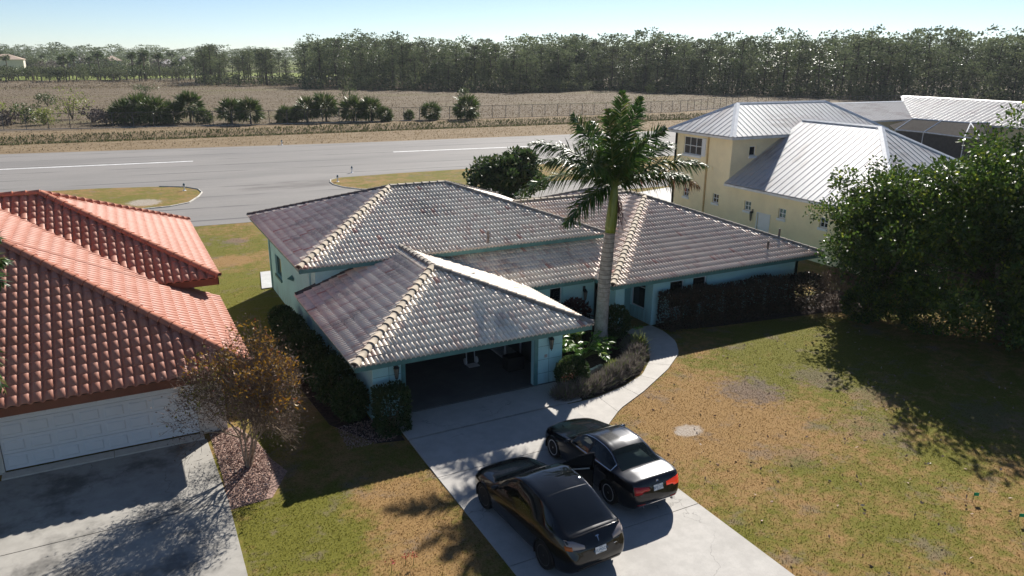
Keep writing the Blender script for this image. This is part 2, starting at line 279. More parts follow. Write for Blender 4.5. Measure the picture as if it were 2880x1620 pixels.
# ---------------------------------------------------------------- ground, pavements
def sheet(name, poly, z, m, kind='structure', parent=None):
    o = link(name, np_mesh(name, [(p[0], p[1], z) for p in poly], [list(range(len(poly)))], m), parent)
    if parent is None: o['kind'] = kind
    return o
def gz(y):
    d = abs(y-124.5)
    return -.75*(.5+.5*math.cos(math.pi*d/6)) if d < 6 else 0.
ys = [-80, 0, 40, 80, 110, 117] + list(np.arange(118, 132, 1.)) + [134, 138, 160, 260, 400, 800, 1600, 4500]; xs = [-3500, -800, -200, -60, 0, 40, 80, 140, 260, 600, 1500, 4500]
V = [(x, y, gz(y)) for y in ys for x in xs]; nx = len(xs)
Fg = [(j*nx+i, j*nx+i+1, (j+1)*nx+i+1, (j+1)*nx+i) for j in range(len(ys)-1) for i in range(nx-1)]
link('ground', np_mesh('ground', V, Fg, MT['lawn']))['kind'] = 'structure'
sheet('runway', [(-220, 56.3), (4.3, 56.4), (8, 56.2), (60, 56.2), (400, 50), (400, 90), (150, 99), (58, 102.9), (28.4, 104.3), (-12, 108.4), (-220, 110)], .012, MT['asphalt'])
isl = [(-90, 77.8), (-5, 76.9), (-1.3, 76.7), (3.5, 75.5), (5.6, 74.2), (6.5, 72.4), (6.6, 70.6), (6.1, 68.6), (5.1, 66.0), (3.6, 64.9), (1.6, 64.6), (-2, 64.9), (-90, 65.4)]
isr = [(18.2, 71.6), (18.6, 73.0), (19.7, 74.0), (25.9, 74.4), (160, 73.5), (160, 63.), (30.2, 63.2), (22.6, 64.8), (19.6, 66.4), (18.5, 68.2), (18.1, 70)]
sheet('grass_island', isl, .026, MT['lawn']); sheet('grass_island', isr, .026, MT['lawn'])
for c, lab in ((isl[3:11], 'left'), (isr[7:11]+isr[0:3], 'right')):
    k = MB(); k.tube([(p[0], p[1], .03) for p in c], .075, 5); o = k.build('island_kerb', MT['stone'])
    tag(o, 'pale rounded kerb edging the tip of the %s grass island' % lab, 'kerb', 'kerbs of the grass islands')
for a, b in (((-60, 97.0), (8.1, 92.75)), ((31.6, 91.9), (55, 90.1)), ((80, 89), (110, 87.5))):
    d = Vector((b[0]-a[0], b[1]-a[1], 0)).normalized()*.23; n = (-d.y, d.x)
    sheet('runway_stripe', [(a[0]-n[0], a[1]-n[1]), (b[0]-n[0], b[1]-n[1]), (b[0]+n[0], b[1]+n[1]), (a[0]+n[0], a[1]+n[1])], .018, MT['line'])
sheet('concrete_apron', [(33.5, 44), (33.5, 52.3), (37.5, 53.4), (46.6, 55.6), (56, 55.4), (56, 44)], .022, MT['apron'])
sheet('patio_slab', [(6.0, 38.95), (7.7, 38.95), (7.7, 42.2), (6.5, 42.2)], .05, MT['apron'])
def slabs(name, quads, m, th=.06):
    """paving thing: each slab an object; quads = lists of (x,y,z) top corners"""
    e = empty(name, tuple(np.mean(np.array(quads[0]), 0)*np.array([1, 1, 0]))); e['kind'] = 'structure'
    for q in quads:
        n = len(q); P = [(*p[:2], p[2]-th) for p in q]+list(q)
        MB().add(P, [list(range(n-1, -1, -1)), list(range(n, 2*n))]+[(i, (i+1) % n, n+(i+1) % n, n+i) for i in range(n)]).build('slab', m, e)
    return e
g = .012
def dz(y): return .02 if y < 17.8 else .02+.11*min(1, (y-17.8)/3.9)
Q = []
for y0, y1 in ((4, 8.9), (8.9, 13.42), (13.42, 17.86), (17.86, 20.25), (20.25, 21.9)):
    x0, x1 = 7.12, 13.6 if y0 > 20 else 12.94; ga, gb = (.05 if y0 == 20.25 else g), (.05 if y1 == 20.25 else g)
    Q.append([(x0, y0+ga, dz(y0)), (x1, y0+ga, dz(y0)), (x1, y1-gb, dz(y1)), (x0, y1-gb, dz(y1))])
slabs('driveway', Q, MT['drive'])
outer = [(12.97, 17.95), (13.39, 18.34), (14.43, 19.13), (16.07, 19.93), (18.15, 21.14), (19.62, 22.24), (20.39, 23.37), (20.72, 24.55), (20.7, 25.5)]
inner = [(12.97, 20.25), (13.5, 20.22), (14.21, 20.24), (15.62, 20.59), (16.92, 21.15), (18.2, 22.3), (18.85, 23.4), (19.15, 24.6), (19.2, 25.5)]
def lerpc(c, t):
    c = np.array(c); d = np.r_[0, np.cumsum(np.linalg.norm(np.diff(c, axis=0), axis=1))]; d /= d[-1]; return np.stack([np.interp(t, d, c[:, 0]), np.interp(t, d, c[:, 1])], -1)
Q = []; T = np.linspace(0, 1, 29); O, I = lerpc(outer, T), lerpc(inner, T)
for a in range(0, 28, 4):
    Oq, Iq = O[a:a+5].copy(), I[a:a+5].copy()
    for A in (Oq, Iq): A[-1] += (A[-2]-A[-1])*.04
    Q.append([(*p, .035) for p in Oq]+[(*p, .035) for p in Iq[::-1]])
slabs('walkway', Q, MT['walk'])
slabs('neighbour_driveway', [[(-4.9, 4, .02), (1.53, 4, .02), (1.53, 14.6, .02), (-4.9, 14.6, .02)], [(-4.9, 14.62, .02), (1.52, 14.62, .02), (1.6, 19.35, .02), (-4.9, 19.35, .02)], [(-4.9, 19.38, .02), (1.6, 19.38, .02), (1.5, 23.3, .02), (-4.9, 23.3, .02)]], MT['drive2'])
slabs('neighbour_threshold', [[(-3.95, 23.32, .06), (-1.1, 23.32, .06), (-1.1, 23.7, .06), (-3.95, 23.7, .06)], [(-1.085, 23.32, .06), (1.45, 23.32, .06), (1.45, 23.7, .06), (-1.085, 23.7, .06)]], MT['cream'], .07)
# planting beds
sheet('gravel_bed', [(1.62, 23.8), (2.5, 23.75), (2.9, 22.4), (3.05, 21.2), (3.35, 20.2), (2.7, 19.0), (1.55, 18.9), (1.64, 20.5)], .01, MT['gravel'])
sheet('mulch_bed', [(13.62, 21.9), (13.0, 20.35), (13.6, 20.32), (14.2, 20.34), (15.62, 20.69), (16.9, 21.25), (18.1, 22.35), (18.75, 23.4), (19.05, 24.6), (19.1, 25.4), (18.7, 27), (13.8, 27)], .014, MT['soil'])
sheet('red_mulch_patch', [(13.9, 21.55), (14.6, 21.85), (15.3, 22.3), (14.9, 22.6), (14.1, 22.5), (13.75, 22)], .022, MT['redmulch'])
sheet('side_bed', [(6.5, 21.9), (7.05, 21.9), (7.05, 20.4), (6.2, 20.6), (5.2, 22.5), (4.9, 27), (5.4, 31), (6.5, 33)], .01, MT['soil'])
sheet('hedge_bed', [(20.8, 25.5), (20.9, 24.7), (23, 24.1), (26.5, 23.6), (29.4, 23.2), (31.5, 22.3), (33, 23), (33, 25.5)], .01, MT['soil'])
# ---------------------------------------------------------------- roofs
def clip_poly(pts, poly):
    """Sutherland-Hodgman: pts (u,v,w) list against a convex CCW uv polygon"""
    out = pts; n = len(poly)
    for i in range(n):
        a, b = poly[i], poly[(i+1) % n]; ex, ey = b[0]-a[0], b[1]-a[1]; inp, out = out, []
        if not inp: return []
        for j in range(len(inp)):
            p, q = inp[j-1], inp[j]; dp = ex*(p[1]-a[1])-ey*(p[0]-a[0]); dq = ex*(q[1]-a[1])-ey*(q[0]-a[0])
            if (dp >= 0) != (dq >= 0):
                t = dp/(dp-dq); out.append(tuple(p[k]+t*(q[k]-p[k]) for k in range(3)))
            if dq >= 0: out.append(q)
    return out
def tile_unit(profile, Lc, lift, th, over=.05, nb=1, pitch=0.):
    """tile surface: profile list (u,w); returns verts (u,v,w), quads, barrel index per vert"""
    V, Q, B = [], [], []
    for b in range(nb):
        o = len(V); k = len(profile); pr = [(u+b*pitch, wv) for u, wv in profile]
        V += [(u, 0., wv+lift-th) for u, wv in pr] + [(u, 0., wv+lift) for u, wv in pr] + [(u, Lc+over, wv*.97+.004) for u, wv in pr]; B += [b]*(3*k)
        for i in range(k-1):
            Q.append((o+i, o+i+1, o+k+i+1, o+k+i)); Q.append((o+k+i, o+k+i+1, o+2*k+i+1, o+2*k+i))
    return V, Q, B
class Roof:
    def __init__(s, unit, width, course, nb): s.V, s.Q, s.B = unit; s.w = width; s.c = course; s.nb = nb; s.full = []; s.cv = []; s.cf = []; s.cr = []; s.decks = []
    def face(s, pts, tile=True, start=-.06, org=None, udir=None):
        P = [np.array(p, float) for p in pts]; s.decks.append(P)
        if not tile: return
        o = P[0] if org is None else np.array(org, float); u = P[1]-P[0] if udir is None else np.array(udir, float); u /= np.linalg.norm(u); n = np.cross(P[1]-P[0], P[-1]-P[0]); n /= np.linalg.norm(n); v = np.cross(n, u)
        uv = [((p-o)@u, (p-o)@v) for p in P]; uv2 = [(a, b if b > .01 else start) for a, b in uv]
        umin, umax, vmax = min(a for a, b in uv), max(a for a, b in uv), max(b for a, b in uv)
        inside = lambda a, b: all((q[0]-p[0])*(b-p[1])-(q[1]-p[1])*(a-p[0]) >= -1e-6 for p, q in zip(uv2, uv2[1:]+uv2[:1]))
        vv = start
        while vv < vmax:
            for i in range(int(math.floor(umin/s.w)), int(math.ceil(umax/s.w))):
                a = i*s.w; c = [inside(a, vv), inside(a+s.w, vv), inside(a, vv+s.c+.05), inside(a+s.w, vv+s.c+.05)]
                if all(c):
                    M = Matrix((( u[0], v[0], n[0], 0), (u[1], v[1], n[1], 0), (u[2], v[2], n[2], 0), (0, 0, 0, 1))); org = o+u*a+v*vv
                    M[0][3], M[1][3], M[2][3] = org
                    s.full.append((M, org+u*s.w/2+v*s.c/2, n))
                else:
                    r = rng.random(s.nb)
                    for q in s.Q:
                        pl = clip_poly([(s.V[k][0]+a, s.V[k][1]+vv, s.V[k][2]) for k in q], uv2)
                        if len(pl) >= 3:
                            b = len(s.cv); s.cv += [tuple(o+u*x+v*y+n*z) for x, y, z in pl]; s.cf.append(list(range(b, b+len(pl)))); s.cr += [r[s.B[q[0]]]]*len(pl)
            vv += s.c
    def build(s, house, m, deckm, name='roof', tname='roof_tile', nmax=300, th=.05):
        mb = MB()
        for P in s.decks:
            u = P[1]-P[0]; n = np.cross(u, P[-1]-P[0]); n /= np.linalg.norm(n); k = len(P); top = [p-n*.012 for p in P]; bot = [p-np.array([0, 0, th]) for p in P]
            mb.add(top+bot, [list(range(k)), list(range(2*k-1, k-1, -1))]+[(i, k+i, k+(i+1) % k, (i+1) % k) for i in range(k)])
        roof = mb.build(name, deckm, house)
        def score(t):
            x, y, z = PX(t[1]); d = CAM-t[1]; vis = -60 < x < IW+60 and -60 < y < IH+60 and t[2]@d > 0
            return (t[2]@d)/np.linalg.norm(d)**3 if vis and z > 0 else -1
        S = sorted(s.full, key=score, reverse=True); one = S[:nmax]; rest = S[nmax:]
        Vb = np.array(s.V); Qb = np.array(s.Q); me = np_mesh(tname, Vb, Qb, m, np.array(s.B)*.37)
        for M, c, n in one:
            o = bpy.data.objects.new(tname, me); COL.objects.link(o); par(o, roof); o.matrix_basis = M
        VV = [np.c_[Vb, np.ones(len(Vb))]@np.array(M).T[:, :3] for M, c, n in rest]; nv = len(Vb); QQ = [Qb+i*nv for i in range(len(rest))]; rr = np.concatenate([rng.random(s.nb)[np.array(s.B)] for _ in rest])
        a = np_mesh('roof_tiles', np.concatenate(VV), np.concatenate(QQ), m, rr); o = link('roof_tiles', a, roof); o['kind'] = 'stuff'
        if s.cv: o = link('cut_roof_tiles', np_mesh('cut_roof_tiles', s.cv, s.cf, m, s.cr), roof); o['kind'] = 'stuff'
        return roof
def cap_mesh(name, r, Ln, m, mdark, k=9, lip=.03):
    V, Fq = [], []; rows = [(0., r*1.10), (.03, r*1.10), (.031, r*1.04), (Ln+.04, r*.86)]
    for y, rr in rows:
        for j in range(k):
            a = math.pi*(-.06+1.12*j/(k-1)); V.append((rr*math.cos(a), y, rr*.86*math.sin(a)))
    for i in range(len(rows)-1):
        for j in range(k-1): Fq.append((i*k+j, i*k+j+1, (i+1)*k+j+1, (i+1)*k+j))
    b = len(V)
    for rr in (r*.80,):
        for j in range(k):
            a = math.pi*(-.06+1.12*j/(k-1)); V.append((rr*math.cos(a), .001, rr*.86*math.sin(a)))
    for j in range(k-1): Fq.append((j+1, j, b+j, b+j+1))
    V.append((0, .012, 0)); c = len(V)-1
    for j in range(k-1): Fq.append((b+j+1, b+j, c))
    me = bpy.data.meshes.new(name); me.from_pydata(V, [], Fq); me.update(); me.materials.append(m); me.materials.append(mdark)
    for i, p in enumerate(me.polygons): p.use_smooth = i < 3*(k-1); p.material_index = 1 if i >= 4*(k-1) else 0
    return me
def caps(roof, a, b, me, Ln=.38, lift=.04, name='ridge_cap'):
    """row of half-round caps from low end a to high end b"""
    a, b = np.array(a, float), np.array(b, float); d = b-a; T = np.linalg.norm(d); y = d/T; x = np.cross(y, (0, 0, 1.)); x /= np.linalg.norm(x); z = np.cross(x, y); n = max(1, round(T/Ln)); st = T/n
    for i in range(n):
        p = a+y*st*i+z*lift; jit = random.uniform(-.03, .03); x2 = x*math.cos(jit)+y*math.sin(jit); y2 = y*math.cos(jit)-x*math.sin(jit)
        o = bpy.data.objects.new(name, me); COL.objects.link(o); par(o, roof); o.matrix_basis = Matrix(((x2[0], y2[0], z[0], p[0]), (x2[1], y2[1], z[1], p[1]), (x2[2], y2[2], z[2], p[2]), (0, 0, 0, 1)))
# ---------------------------------------------------------------- walls, windows
def wall(mb, a, b, z0, z1, th, holes=()):
    """wall from a to b (outer face on the right-hand side walking a->b), holes (u0,u1,z0,z1)"""
    a, b = np.array([*a, 0.]), np.array([*b, 0.]); Ln = np.linalg.norm(b-a); u = (b-a)/Ln; n = np.array([-u[1], u[0], 0]); up = np.array([0, 0, 1.])
    us = sorted({0., Ln, *[h[0] for h in holes], *[h[1] for h in holes]}); zs = sorted({z0, z1, *[h[2] for h in holes], *[h[3] for h in holes]})
    solid = lambda i, j: 0 <= i < len(us)-1 and 0 <= j < len(zs)-1 and not any(h[0] <= (us[i]+us[i+1])/2 <= h[1] and h[2] <= (zs[j]+zs[j+1])/2 <= h[3] for h in holes)
    pt = lambda U, Z, D: a+u*U+up*Z+n*D
    for i in range(len(us)-1):
        for j in range(len(zs)-1):
            if not solid(i, j): continue
            A, B, C, D = us[i], us[i+1], zs[j], zs[j+1]
            for dn in (0, th): mb.add([pt(A, C, dn), pt(B, C, dn), pt(B, D, dn), pt(A, D, dn)], [(0, 1, 2, 3)])
            if not solid(i-1, j): mb.add([pt(A, C, 0), pt(A, D, 0), pt(A, D, th), pt(A, C, th)], [(0, 1, 2, 3)])
            if not solid(i+1, j): mb.add([pt(B, C, 0), pt(B, D, 0), pt(B, D, th), pt(B, C, th)], [(0, 1, 2, 3)])
            if not solid(i, j-1): mb.add([pt(A, C, 0), pt(B, C, 0), pt(B, C, th), pt(A, C, th)], [(0, 1, 2, 3)])
            if not solid(i, j+1): mb.add([pt(A, D, 0), pt(B, D, 0), pt(B, D, th), pt(A, D, th)], [(0, 1, 2, 3)])
    return mb
def window(house, a, u, wd, z0, z1, cols=1, rows=2, fm=None, pm=None, depth=.09, sill=None, sillm=None, split=None):
    """a = lower left outer corner on wall face (x,y), u = unit dir along the wall; window set back by depth"""
    u = np.array([*u, 0.]); n = np.array([-u[1], u[0], 0]); o = np.array([*a, z0])+n*depth; up = np.array([0, 0, 1.]); h = z1-z0; f = .055; fm = fm or MT['white']
    mb = MB()
    mb.obox(o, u, up, n, f, h, .05); mb.obox(o+u*(wd-f), u, up, n, f, h, .05); mb.obox(o+u*f, u, up, n, wd-2*f, f, .05); mb.obox(o+u*f+up*(h-f), u, up, n, wd-2*f, f, .05)
    for i in range(1, cols): mb.obox(o+u*(wd*i/cols-.02)+up*f-n*.003, u, up, n, .04, h-2*f, .045)
    for j in range(1, rows):
        zz = h*(split if split else j/rows); mb.obox(o+u*f+up*(zz-.022)-n*.006, u, up, n, wd-2*f, .045, .045)
    w_ = mb.build('window', fm, house)
    for i in range(cols):
        for j in range(rows):
            za, zb = (0, h*(split or .5)) if (rows == 2 and j == 0) else ((h*(split or .5), h) if rows == 2 else (h*j/rows, h*(j+1)/rows))
            MB().obox(o+u*(wd*i/cols+.02)+up*(za+.02)+n*.022, u, up, n, wd/cols-.04, zb-za-.04, .01).build('pane', pm or MT['pane'], w_)
    if sill:
        MB().obox(np.array([*a, z0-sill])-u*.05-n*.07, u, up, n, wd+.1, sill-.004, .15).build('sill', sillm or MT['white'], w_)
    return w_
def lantern(house, p, out, h=.55):
    """coach lantern hung on a wall at p, facing out"""
    p = np.array(p, float); o = np.array(out, float); s_ = np.cross(o, (0, 0, 1.)); mb = MB(); k = .62*h
    mb.obox(p-s_*.05+np.array([0, 0, .02]), s_, (0, 0, 1), o, .10, .24, .02); mb.tube([p+o*.02+np.array([0, 0, .2]), p+o*.1+np.array([0, 0, .27]), p+o*.15+np.array([0, 0, .16])], .012, 5)
    c = p+o*.15; mb.lathe([(.01, .17), (.03, .15), (.10, .05), (.11, .03), (.085, .03)], tuple(c), 6); mb.lathe([(.05, -k+.03), (.055, -k+.01), (.02, -k-.02), (.006, -k-.08)], tuple(c), 6)
    for j in range(6):
        q = j*math.pi/3; mb.tube([c+np.array([.095*math.cos(q), .095*math.sin(q), .035]), c+np.array([.052*math.cos(q), .052*math.sin(q), -k+.03])], .007, 4)
    l = mb.build('wall_lantern', MT['iron'], house); MB().lathe([(.04, -k+.03), (.085, .03)], tuple(c), 6).build('lantern_glass', MT['brass'], l); return l
def fascia(house, pts, h, m, off=0., t=.03, name='fascia', drop=.03):
    """boards hung under a run of eave points (outer edge), slightly inset"""
    for a, b in zip(pts[:-1], pts[1:]):
        a, b = np.array(a, float), np.array(b, float); u = b-a; Ln = np.linalg.norm(u); u /= Ln; n = np.cross(u, (0, 0, 1.)); n /= np.linalg.norm(n); v = np.cross(n, u)
        MB().obox(a-n*(off+t)-np.array([0, 0, h+drop]), u, (0, 0, 1), n, Ln, h, t).build(name, m, house)
# ---------------------------------------------------------------- turquoise house
TH = empty('bungalow', (6.56, 21.96, 0)); tag(TH, 'turquoise stucco bungalow with weathered grey and pink tile hip roofs and open garage', 'house')
x0, yG, o_ = 6.56, 21.96, .78; ze, s1 = 2.46, .357; xL = 5.78; gF, gR = 21.17, 14.55; gw = (gR-xL)/2; gx = xL+gw; gzr = ze+s1*gw; yW = 29.12
wx0, wx1, wy = 17.94, 30.6, 24.76; ww = (wx1-wx0)/2; wxm = wx0+ww; wz = ze+s1*ww; my = 26.17; wyb = 41.0
uy0, uy1, zu, ux1, s2 = 28.31, 39.6, 3.80, 19.9, .336; ud = (uy1-uy0)/2; uzr = zu+s2*ud
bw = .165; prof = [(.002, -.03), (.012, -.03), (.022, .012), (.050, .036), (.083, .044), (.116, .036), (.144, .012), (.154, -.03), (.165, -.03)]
RF = Roof(tile_unit(prof, .365, .046, .043, nb=2, pitch=bw), 2*bw, .365, 2)
RF.face([(xL, gF, ze), (gR, gF, ze), (gx, gF+gw, gzr)])
RF.face([(xL, yW+.15, ze), (xL, gF, ze), (gx, gF+gw, gzr), (gx, yW+.15, gzr)])
RF.face([(gR, gF, ze), (gR, my, ze), (gR-(yW-my), yW, ze+s1*(yW-my)), (gx, yW, gzr), (gx, gF+gw, gzr)])
zm = lambda y: ze+s1*(y-my)
RF.face([(gR, my, ze), (wx0, my, ze), (wx0+(yW-my), yW, zm(yW)), (gR-(yW-my), yW, zm(yW))])
RF.face([(17.1, yW, zm(yW)), (wx0+(yW-my), yW, zm(yW)), (wxm, my+ww, wz), (17.1, my+ww, wz)], start=0.)
RF.face([(wx0, wy, ze), (wx1, wy, ze), (wxm, wy+ww, wz)])
RF.face([(wx0, my, ze), (wx0, wy, ze), (wxm, wy+ww, wz), (wxm, my+ww, wz)])
RF.face([(wx0, wyb, ze), (wx0, my+2*ww, ze), (wxm, my+ww, wz), (wxm, wyb-ww, wz)])
RF.face([(wx1, wy, ze), (wx1, wyb, ze), (wxm, wyb-ww, wz), (wxm, wy+ww, wz)])
RF.face([(wx1, wyb, ze), (wx0, wyb, ze), (wxm, wyb-ww, wz)], False)
RF.face([(wx0, my+2*ww, ze), (17.0, my+2*ww, ze), (17.0, my+ww, wz), (wxm, my+ww, wz)], False)
RF.face([(xL, uy0, zu), (ux1, uy0, zu), (ux1-ud, uy0+ud, uzr), (xL+ud, uy0+ud, uzr)])
RF.face([(xL, uy1, zu), (xL, uy0, zu), (xL+ud, uy0+ud, uzr)])
RF.face([(ux1, uy0, zu), (ux1, uy1, zu), (ux1-ud, uy0+ud, uzr)])
RF.face([(ux1, uy1, zu), (xL, uy1, zu), (xL+ud, uy0+ud, uzr), (ux1-ud, uy0+ud, uzr)], False)
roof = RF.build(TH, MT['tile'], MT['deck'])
CM = cap_mesh('ridge_cap', .135, .40, MT['cap'], MT['mortar']); CG = cap_mesh('ridge_cap', .13, .40, MT['cap_grey'], MT['mortar']); CD = cap_mesh('ridge_cap', .12, .42, MT['cap_dark'], MT['mortar'])
ap = (gx, gF+gw, gzr); caps(roof, (xL, gF, ze), ap, CM); caps(roof, (gR, gF, ze), ap, CG); caps(roof, ap, (gx, yW-.1, gzr), CG); caps(roof, (xL, yW+.1, ze), (gx, yW-.02, gzr), CD)
wa = (wxm, wy+ww, wz); wb = (wxm, wyb-ww, wz); caps(roof, (wx0, wy, ze), wa, CM); caps(roof, (wx1, wy, ze), wa, CG); caps(roof, wa, wb, CM); caps(roof, (wx0, wyb, ze), wb, CG); caps(roof, (17.3, my+ww, wz), (wxm-.1, my+ww, wz), CM)
ul, ur = (xL+ud, uy0+ud, uzr), (ux1-ud, uy0+ud, uzr); caps(roof, (xL, uy0, zu), ul, CM); caps(roof, (xL, uy1, zu), ul, CD); caps(roof, (ux1, uy0, zu), ur, CG); caps(roof, (ux1, uy1, zu), ur, CG); caps(roof, ul, ur, CG)
for p in ((G(1373, 664, 4.55)), (G(2160, 690, 3.0)), (G(2192, 655, 3.3))):
    MB().tube([(p[0], p[1], p[2]-.3), (p[0], p[1], p[2]+.22)], .05, 8).build('vent_pipe', MT['cap_dark'], roof)
# fascia, soffit
fz = .06
for run in ([(xL, yW+.2, ze), (xL, gF, ze), (gR, gF, ze), (gR, my, ze), (wx0, my, ze), (wx0, wy, ze), (wx1, wy, ze), (wx1, wyb, ze)], [(xL, uy1, zu), (xL, uy0, zu), (ux1, uy0, zu), (ux1, uy1, zu)]):
    fascia(TH, run, .19, MT['fascia'], off=.04); fascia(TH, run, .035, MT['fascia_edge'], off=.0, t=.035, name='drip_edge', drop=.012)
mb = MB()
mb.box(xL+.06, x0-.004, gF+.06, yW+.1, ze-.20, ze-.18); mb.box(x0, gR-.06, gF+.06, yG-.004, ze-.20, ze-.18); mb.box(13.78, gR-.06, yG, my+.7, ze-.2, ze-.18); mb.box(gR-.06, wx0+.06, my+.06, my+.78, ze-.205, ze-.185); mb.box(wx0+.06, wx1-.06, wy+.06, 25.53, ze-.2, ze-.18); mb.box(wx0+.06, 20.7, 25.53, 27.6, ze-.2, ze-.18)
mb.box(xL+.06, x0-.004, uy0+.06, uy1-.06, zu-.2, zu-.18); mb.box(x0, ux1-.06, uy0+.06, yW-.02, zu-.2, zu-.18); mb.build('soffit', MT['teal'], TH)
# walls
mb = MB(); zt = ze-.2
wall(mb, (x0, yG), (13.77, yG), 0, zt, .2, [(1.13, 6.02, .0, 2.12)])                 # garage front
wall(mb, (x0, 38.95), (x0, 29.12), 0, zu-.2, .2, [(1.35, 2.75, 1.15, 2.2)])          # upper left wall
wall(mb, (x0, 29.1), (x0, yG+.2), 0, ze-.0, .2, [(3.2, 4.1, 1.1, 2.0)])
wall(mb, (x0+.2, yW), (19.1, yW), 0, zu-.2, .2)
wall(mb, (19.1, yW), (19.1, 38.9), 0, zu-.2, .2)
wall(mb, (13.77, yG+.2), (13.77, 26.95), 0, zt, .2)
wall(mb, (13.97, 26.95), (18.72, 26.95), 0, zt+.02, .2, [(1.35, 1.65, .9, 1.97), (2.22, 2.86, .75, 1.97)])
wall(mb, (18.72, 26.95), (18.72, 27.6), 0, zt+.02, .2); wall(mb, (18.72, 27.6), (20.75, 27.6), 0, zt+.02, .2, [(.45, 1.4, .05, 2.1)])
wall(mb, (20.73, 27.6), (20.73, 25.56), 0, zt+.02, .2, [(.45, 1.5, .55, 1.95)])
wall(mb, (20.72, 25.54), (29.82, 25.54), 0, zt, .2, [(.98, 1.82, .6, 1.93), (2.32, 3.16, .6, 1.95)])
wall(mb, (29.82, 25.54), (29.82, 40.2), 0, zt, .2); wall(mb, (29.82, 40.2), (18.72, 40.2), 0, zt, .2)
wall(mb, (18.72, 40.2), (18.72, 38.8), 0, zt, .2); wall(mb, (19.1, 38.9), (x0, 38.9), 0, zu-.2, .2)
mb.box(18.74, 19.2, 25.62, 26.1, 0, zt+.01)
mb.build('wall', MT['teal'], TH)
# score lines in the garage piers
for z in (.55, 1.08, 1.6):
    for xa, xb in ((x0+.02, 7.10), (7.13, 7.52), (12.76, 13.19), (13.22, 13.75)): MB().box(xa, xb, yG-.004, yG+.01, z, z+.012).build('score_line', MT['fascia'], TH)
for xx in (7.11, 13.2): MB().box(xx, xx+.012, yG-.0045, yG+.01, .1, 2.2).build('score_line', MT['fascia'], TH)
k = MB(); k.box(12.58, 12.74, yG-.03, yG-.005, .13, 2.13); k.box(7.54, 7.68, yG-.03, yG-.005, .13, 2.13); k.box(7.54, 12.74, yG-.03, yG-.005, 2.13, 2.25); k.build('garage_trim', MT['fascia'], TH)
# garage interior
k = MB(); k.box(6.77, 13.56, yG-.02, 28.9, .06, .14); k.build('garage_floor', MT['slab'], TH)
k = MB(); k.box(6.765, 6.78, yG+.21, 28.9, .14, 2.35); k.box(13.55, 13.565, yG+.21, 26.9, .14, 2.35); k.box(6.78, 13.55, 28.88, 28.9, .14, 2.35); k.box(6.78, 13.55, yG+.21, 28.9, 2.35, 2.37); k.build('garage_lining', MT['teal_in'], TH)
window(TH, (x0+.005, 37.6), (0, -1), 1.4, 1.15, 2.2, 1, 1, fm=MT['fascia'], sill=.12, sillm=MT['fascia'], depth=.08)
window(TH, (x0+.005, 25.9), (0, -1), .9, 1.1, 2.0, 1, 1, fm=MT['fascia'], sill=.1, sillm=MT['fascia'], depth=.08)
window(TH, (16.19, 26.95), (1, 0), .64, .75, 1.97, 1, 2, split=.42); window(TH, (15.32, 26.95), (1, 0), .3, .9, 1.97, 1, 2, split=.42)
window(TH, (21.70, 25.54), (1, 0), .84, .6, 1.93, 1, 2, split=.46); window(TH, (23.04, 25.54), (1, 0), .84, .6, 1.95, 1, 2, split=.46)
window(TH, (20.73, 27.15), (0, -1), 1.05, .55, 1.95, 1, 2, split=.72)
k = MB(); k.box(19.17, 20.12, 27.62, 27.66, .05, 2.1); d = k.build('front_door', MT['fascia'], TH); MB().box(20.0, 20.05, 27.57, 27.62, 1.0, 1.1).build('handle', MT['brass'], d)
lantern(TH, (7.33, yG, 1.85), (0, -1, 0)); lantern(TH, (13.22, yG, 1.85), (0, -1, 0)); lantern(TH, (17.95, 26.95, 1.6), (0, -1, 0))
MB().box(13.02, 13.14, yG-.012, yG-.002, 1.15, 1.27).build('number_plaque', MT['stone'], TH)
for yy in (33.6, 26.8):
    k = MB(); k.add([(x0-.02, yy, 2.1), (x0-.02, yy-.35, 2.0), (x0-.30, yy-.2, 2.0), (x0-.02, yy-.2, 1.85)], [(0, 1, 2), (0, 2, 3), (1, 3, 2), (0, 3, 1)]); k.build('wall_floodlight', MT['fascia'], TH)
for yy, top in ((29.95, zu-.2), (38.8, zu-.2), (24.5, ze-.2)):
    MB().box(x0-.07, x0-.004, yy-.04, yy+.04, .1, top).build('downspout', MT['teal'], TH)
MB().box(x0-.12, x0-.005, 25.0, 25.35, .9, 1.35).build('meter_box', MT['stone'], TH)
# things inside the garage
def boxthing(name, lab, cat_, x, y, z, sx, sy, sz, m, lid=None):
    o = MB().box(x, x+sx, y, y+sy, z, z+sz).build(name, m); tag(o, lab, cat_); 
    MB().box(x-.01, x+sx+.01, y-.01, y+sy+.01, z+sz*.8, z+sz*.86).build('rim', lid or m, o); return o
tag(boxthing('storage_bin', 'dark storage bin standing just inside the garage by the right jamb', 'bin', 12.3, 23.4, .14, .7, .5, .55, MT['dark']), None)
c = empty('hand_truck', (11.35, 24.6, .14)); tag(c, 'upright hand truck with a white wheel inside the open garage', 'hand truck')
k = MB(); k.tube([(11.2, 24.8, .2), (11.2, 24.95, 1.3)], .02, 6); k.tube([(11.55, 24.8, .2), (11.55, 24.95, 1.3)], .02, 6); k.tube([(11.2, 24.95, 1.3), (11.55, 24.95, 1.3)], .02, 6); k.box(11.15, 11.6, 24.45, 24.8, .15, .17); k.build('frame', MT['gutter'], c)
for xx in (11.12, 11.6): MB().lathe([(.06, 0), (.13, .005), (.13, .05), (.06, .055)], (xx, 24.82, .28), 14, axis=0).build('wheel', MT['white'], c)
k = MB(); k.box(12.75, 13.5, 24.6, 26.6, .14, .2); k.box(12.75, 13.5, 24.6, 26.6, .9, .95); k.box(12.75, 13.5, 24.6, 26.6, 1.6, 1.65)
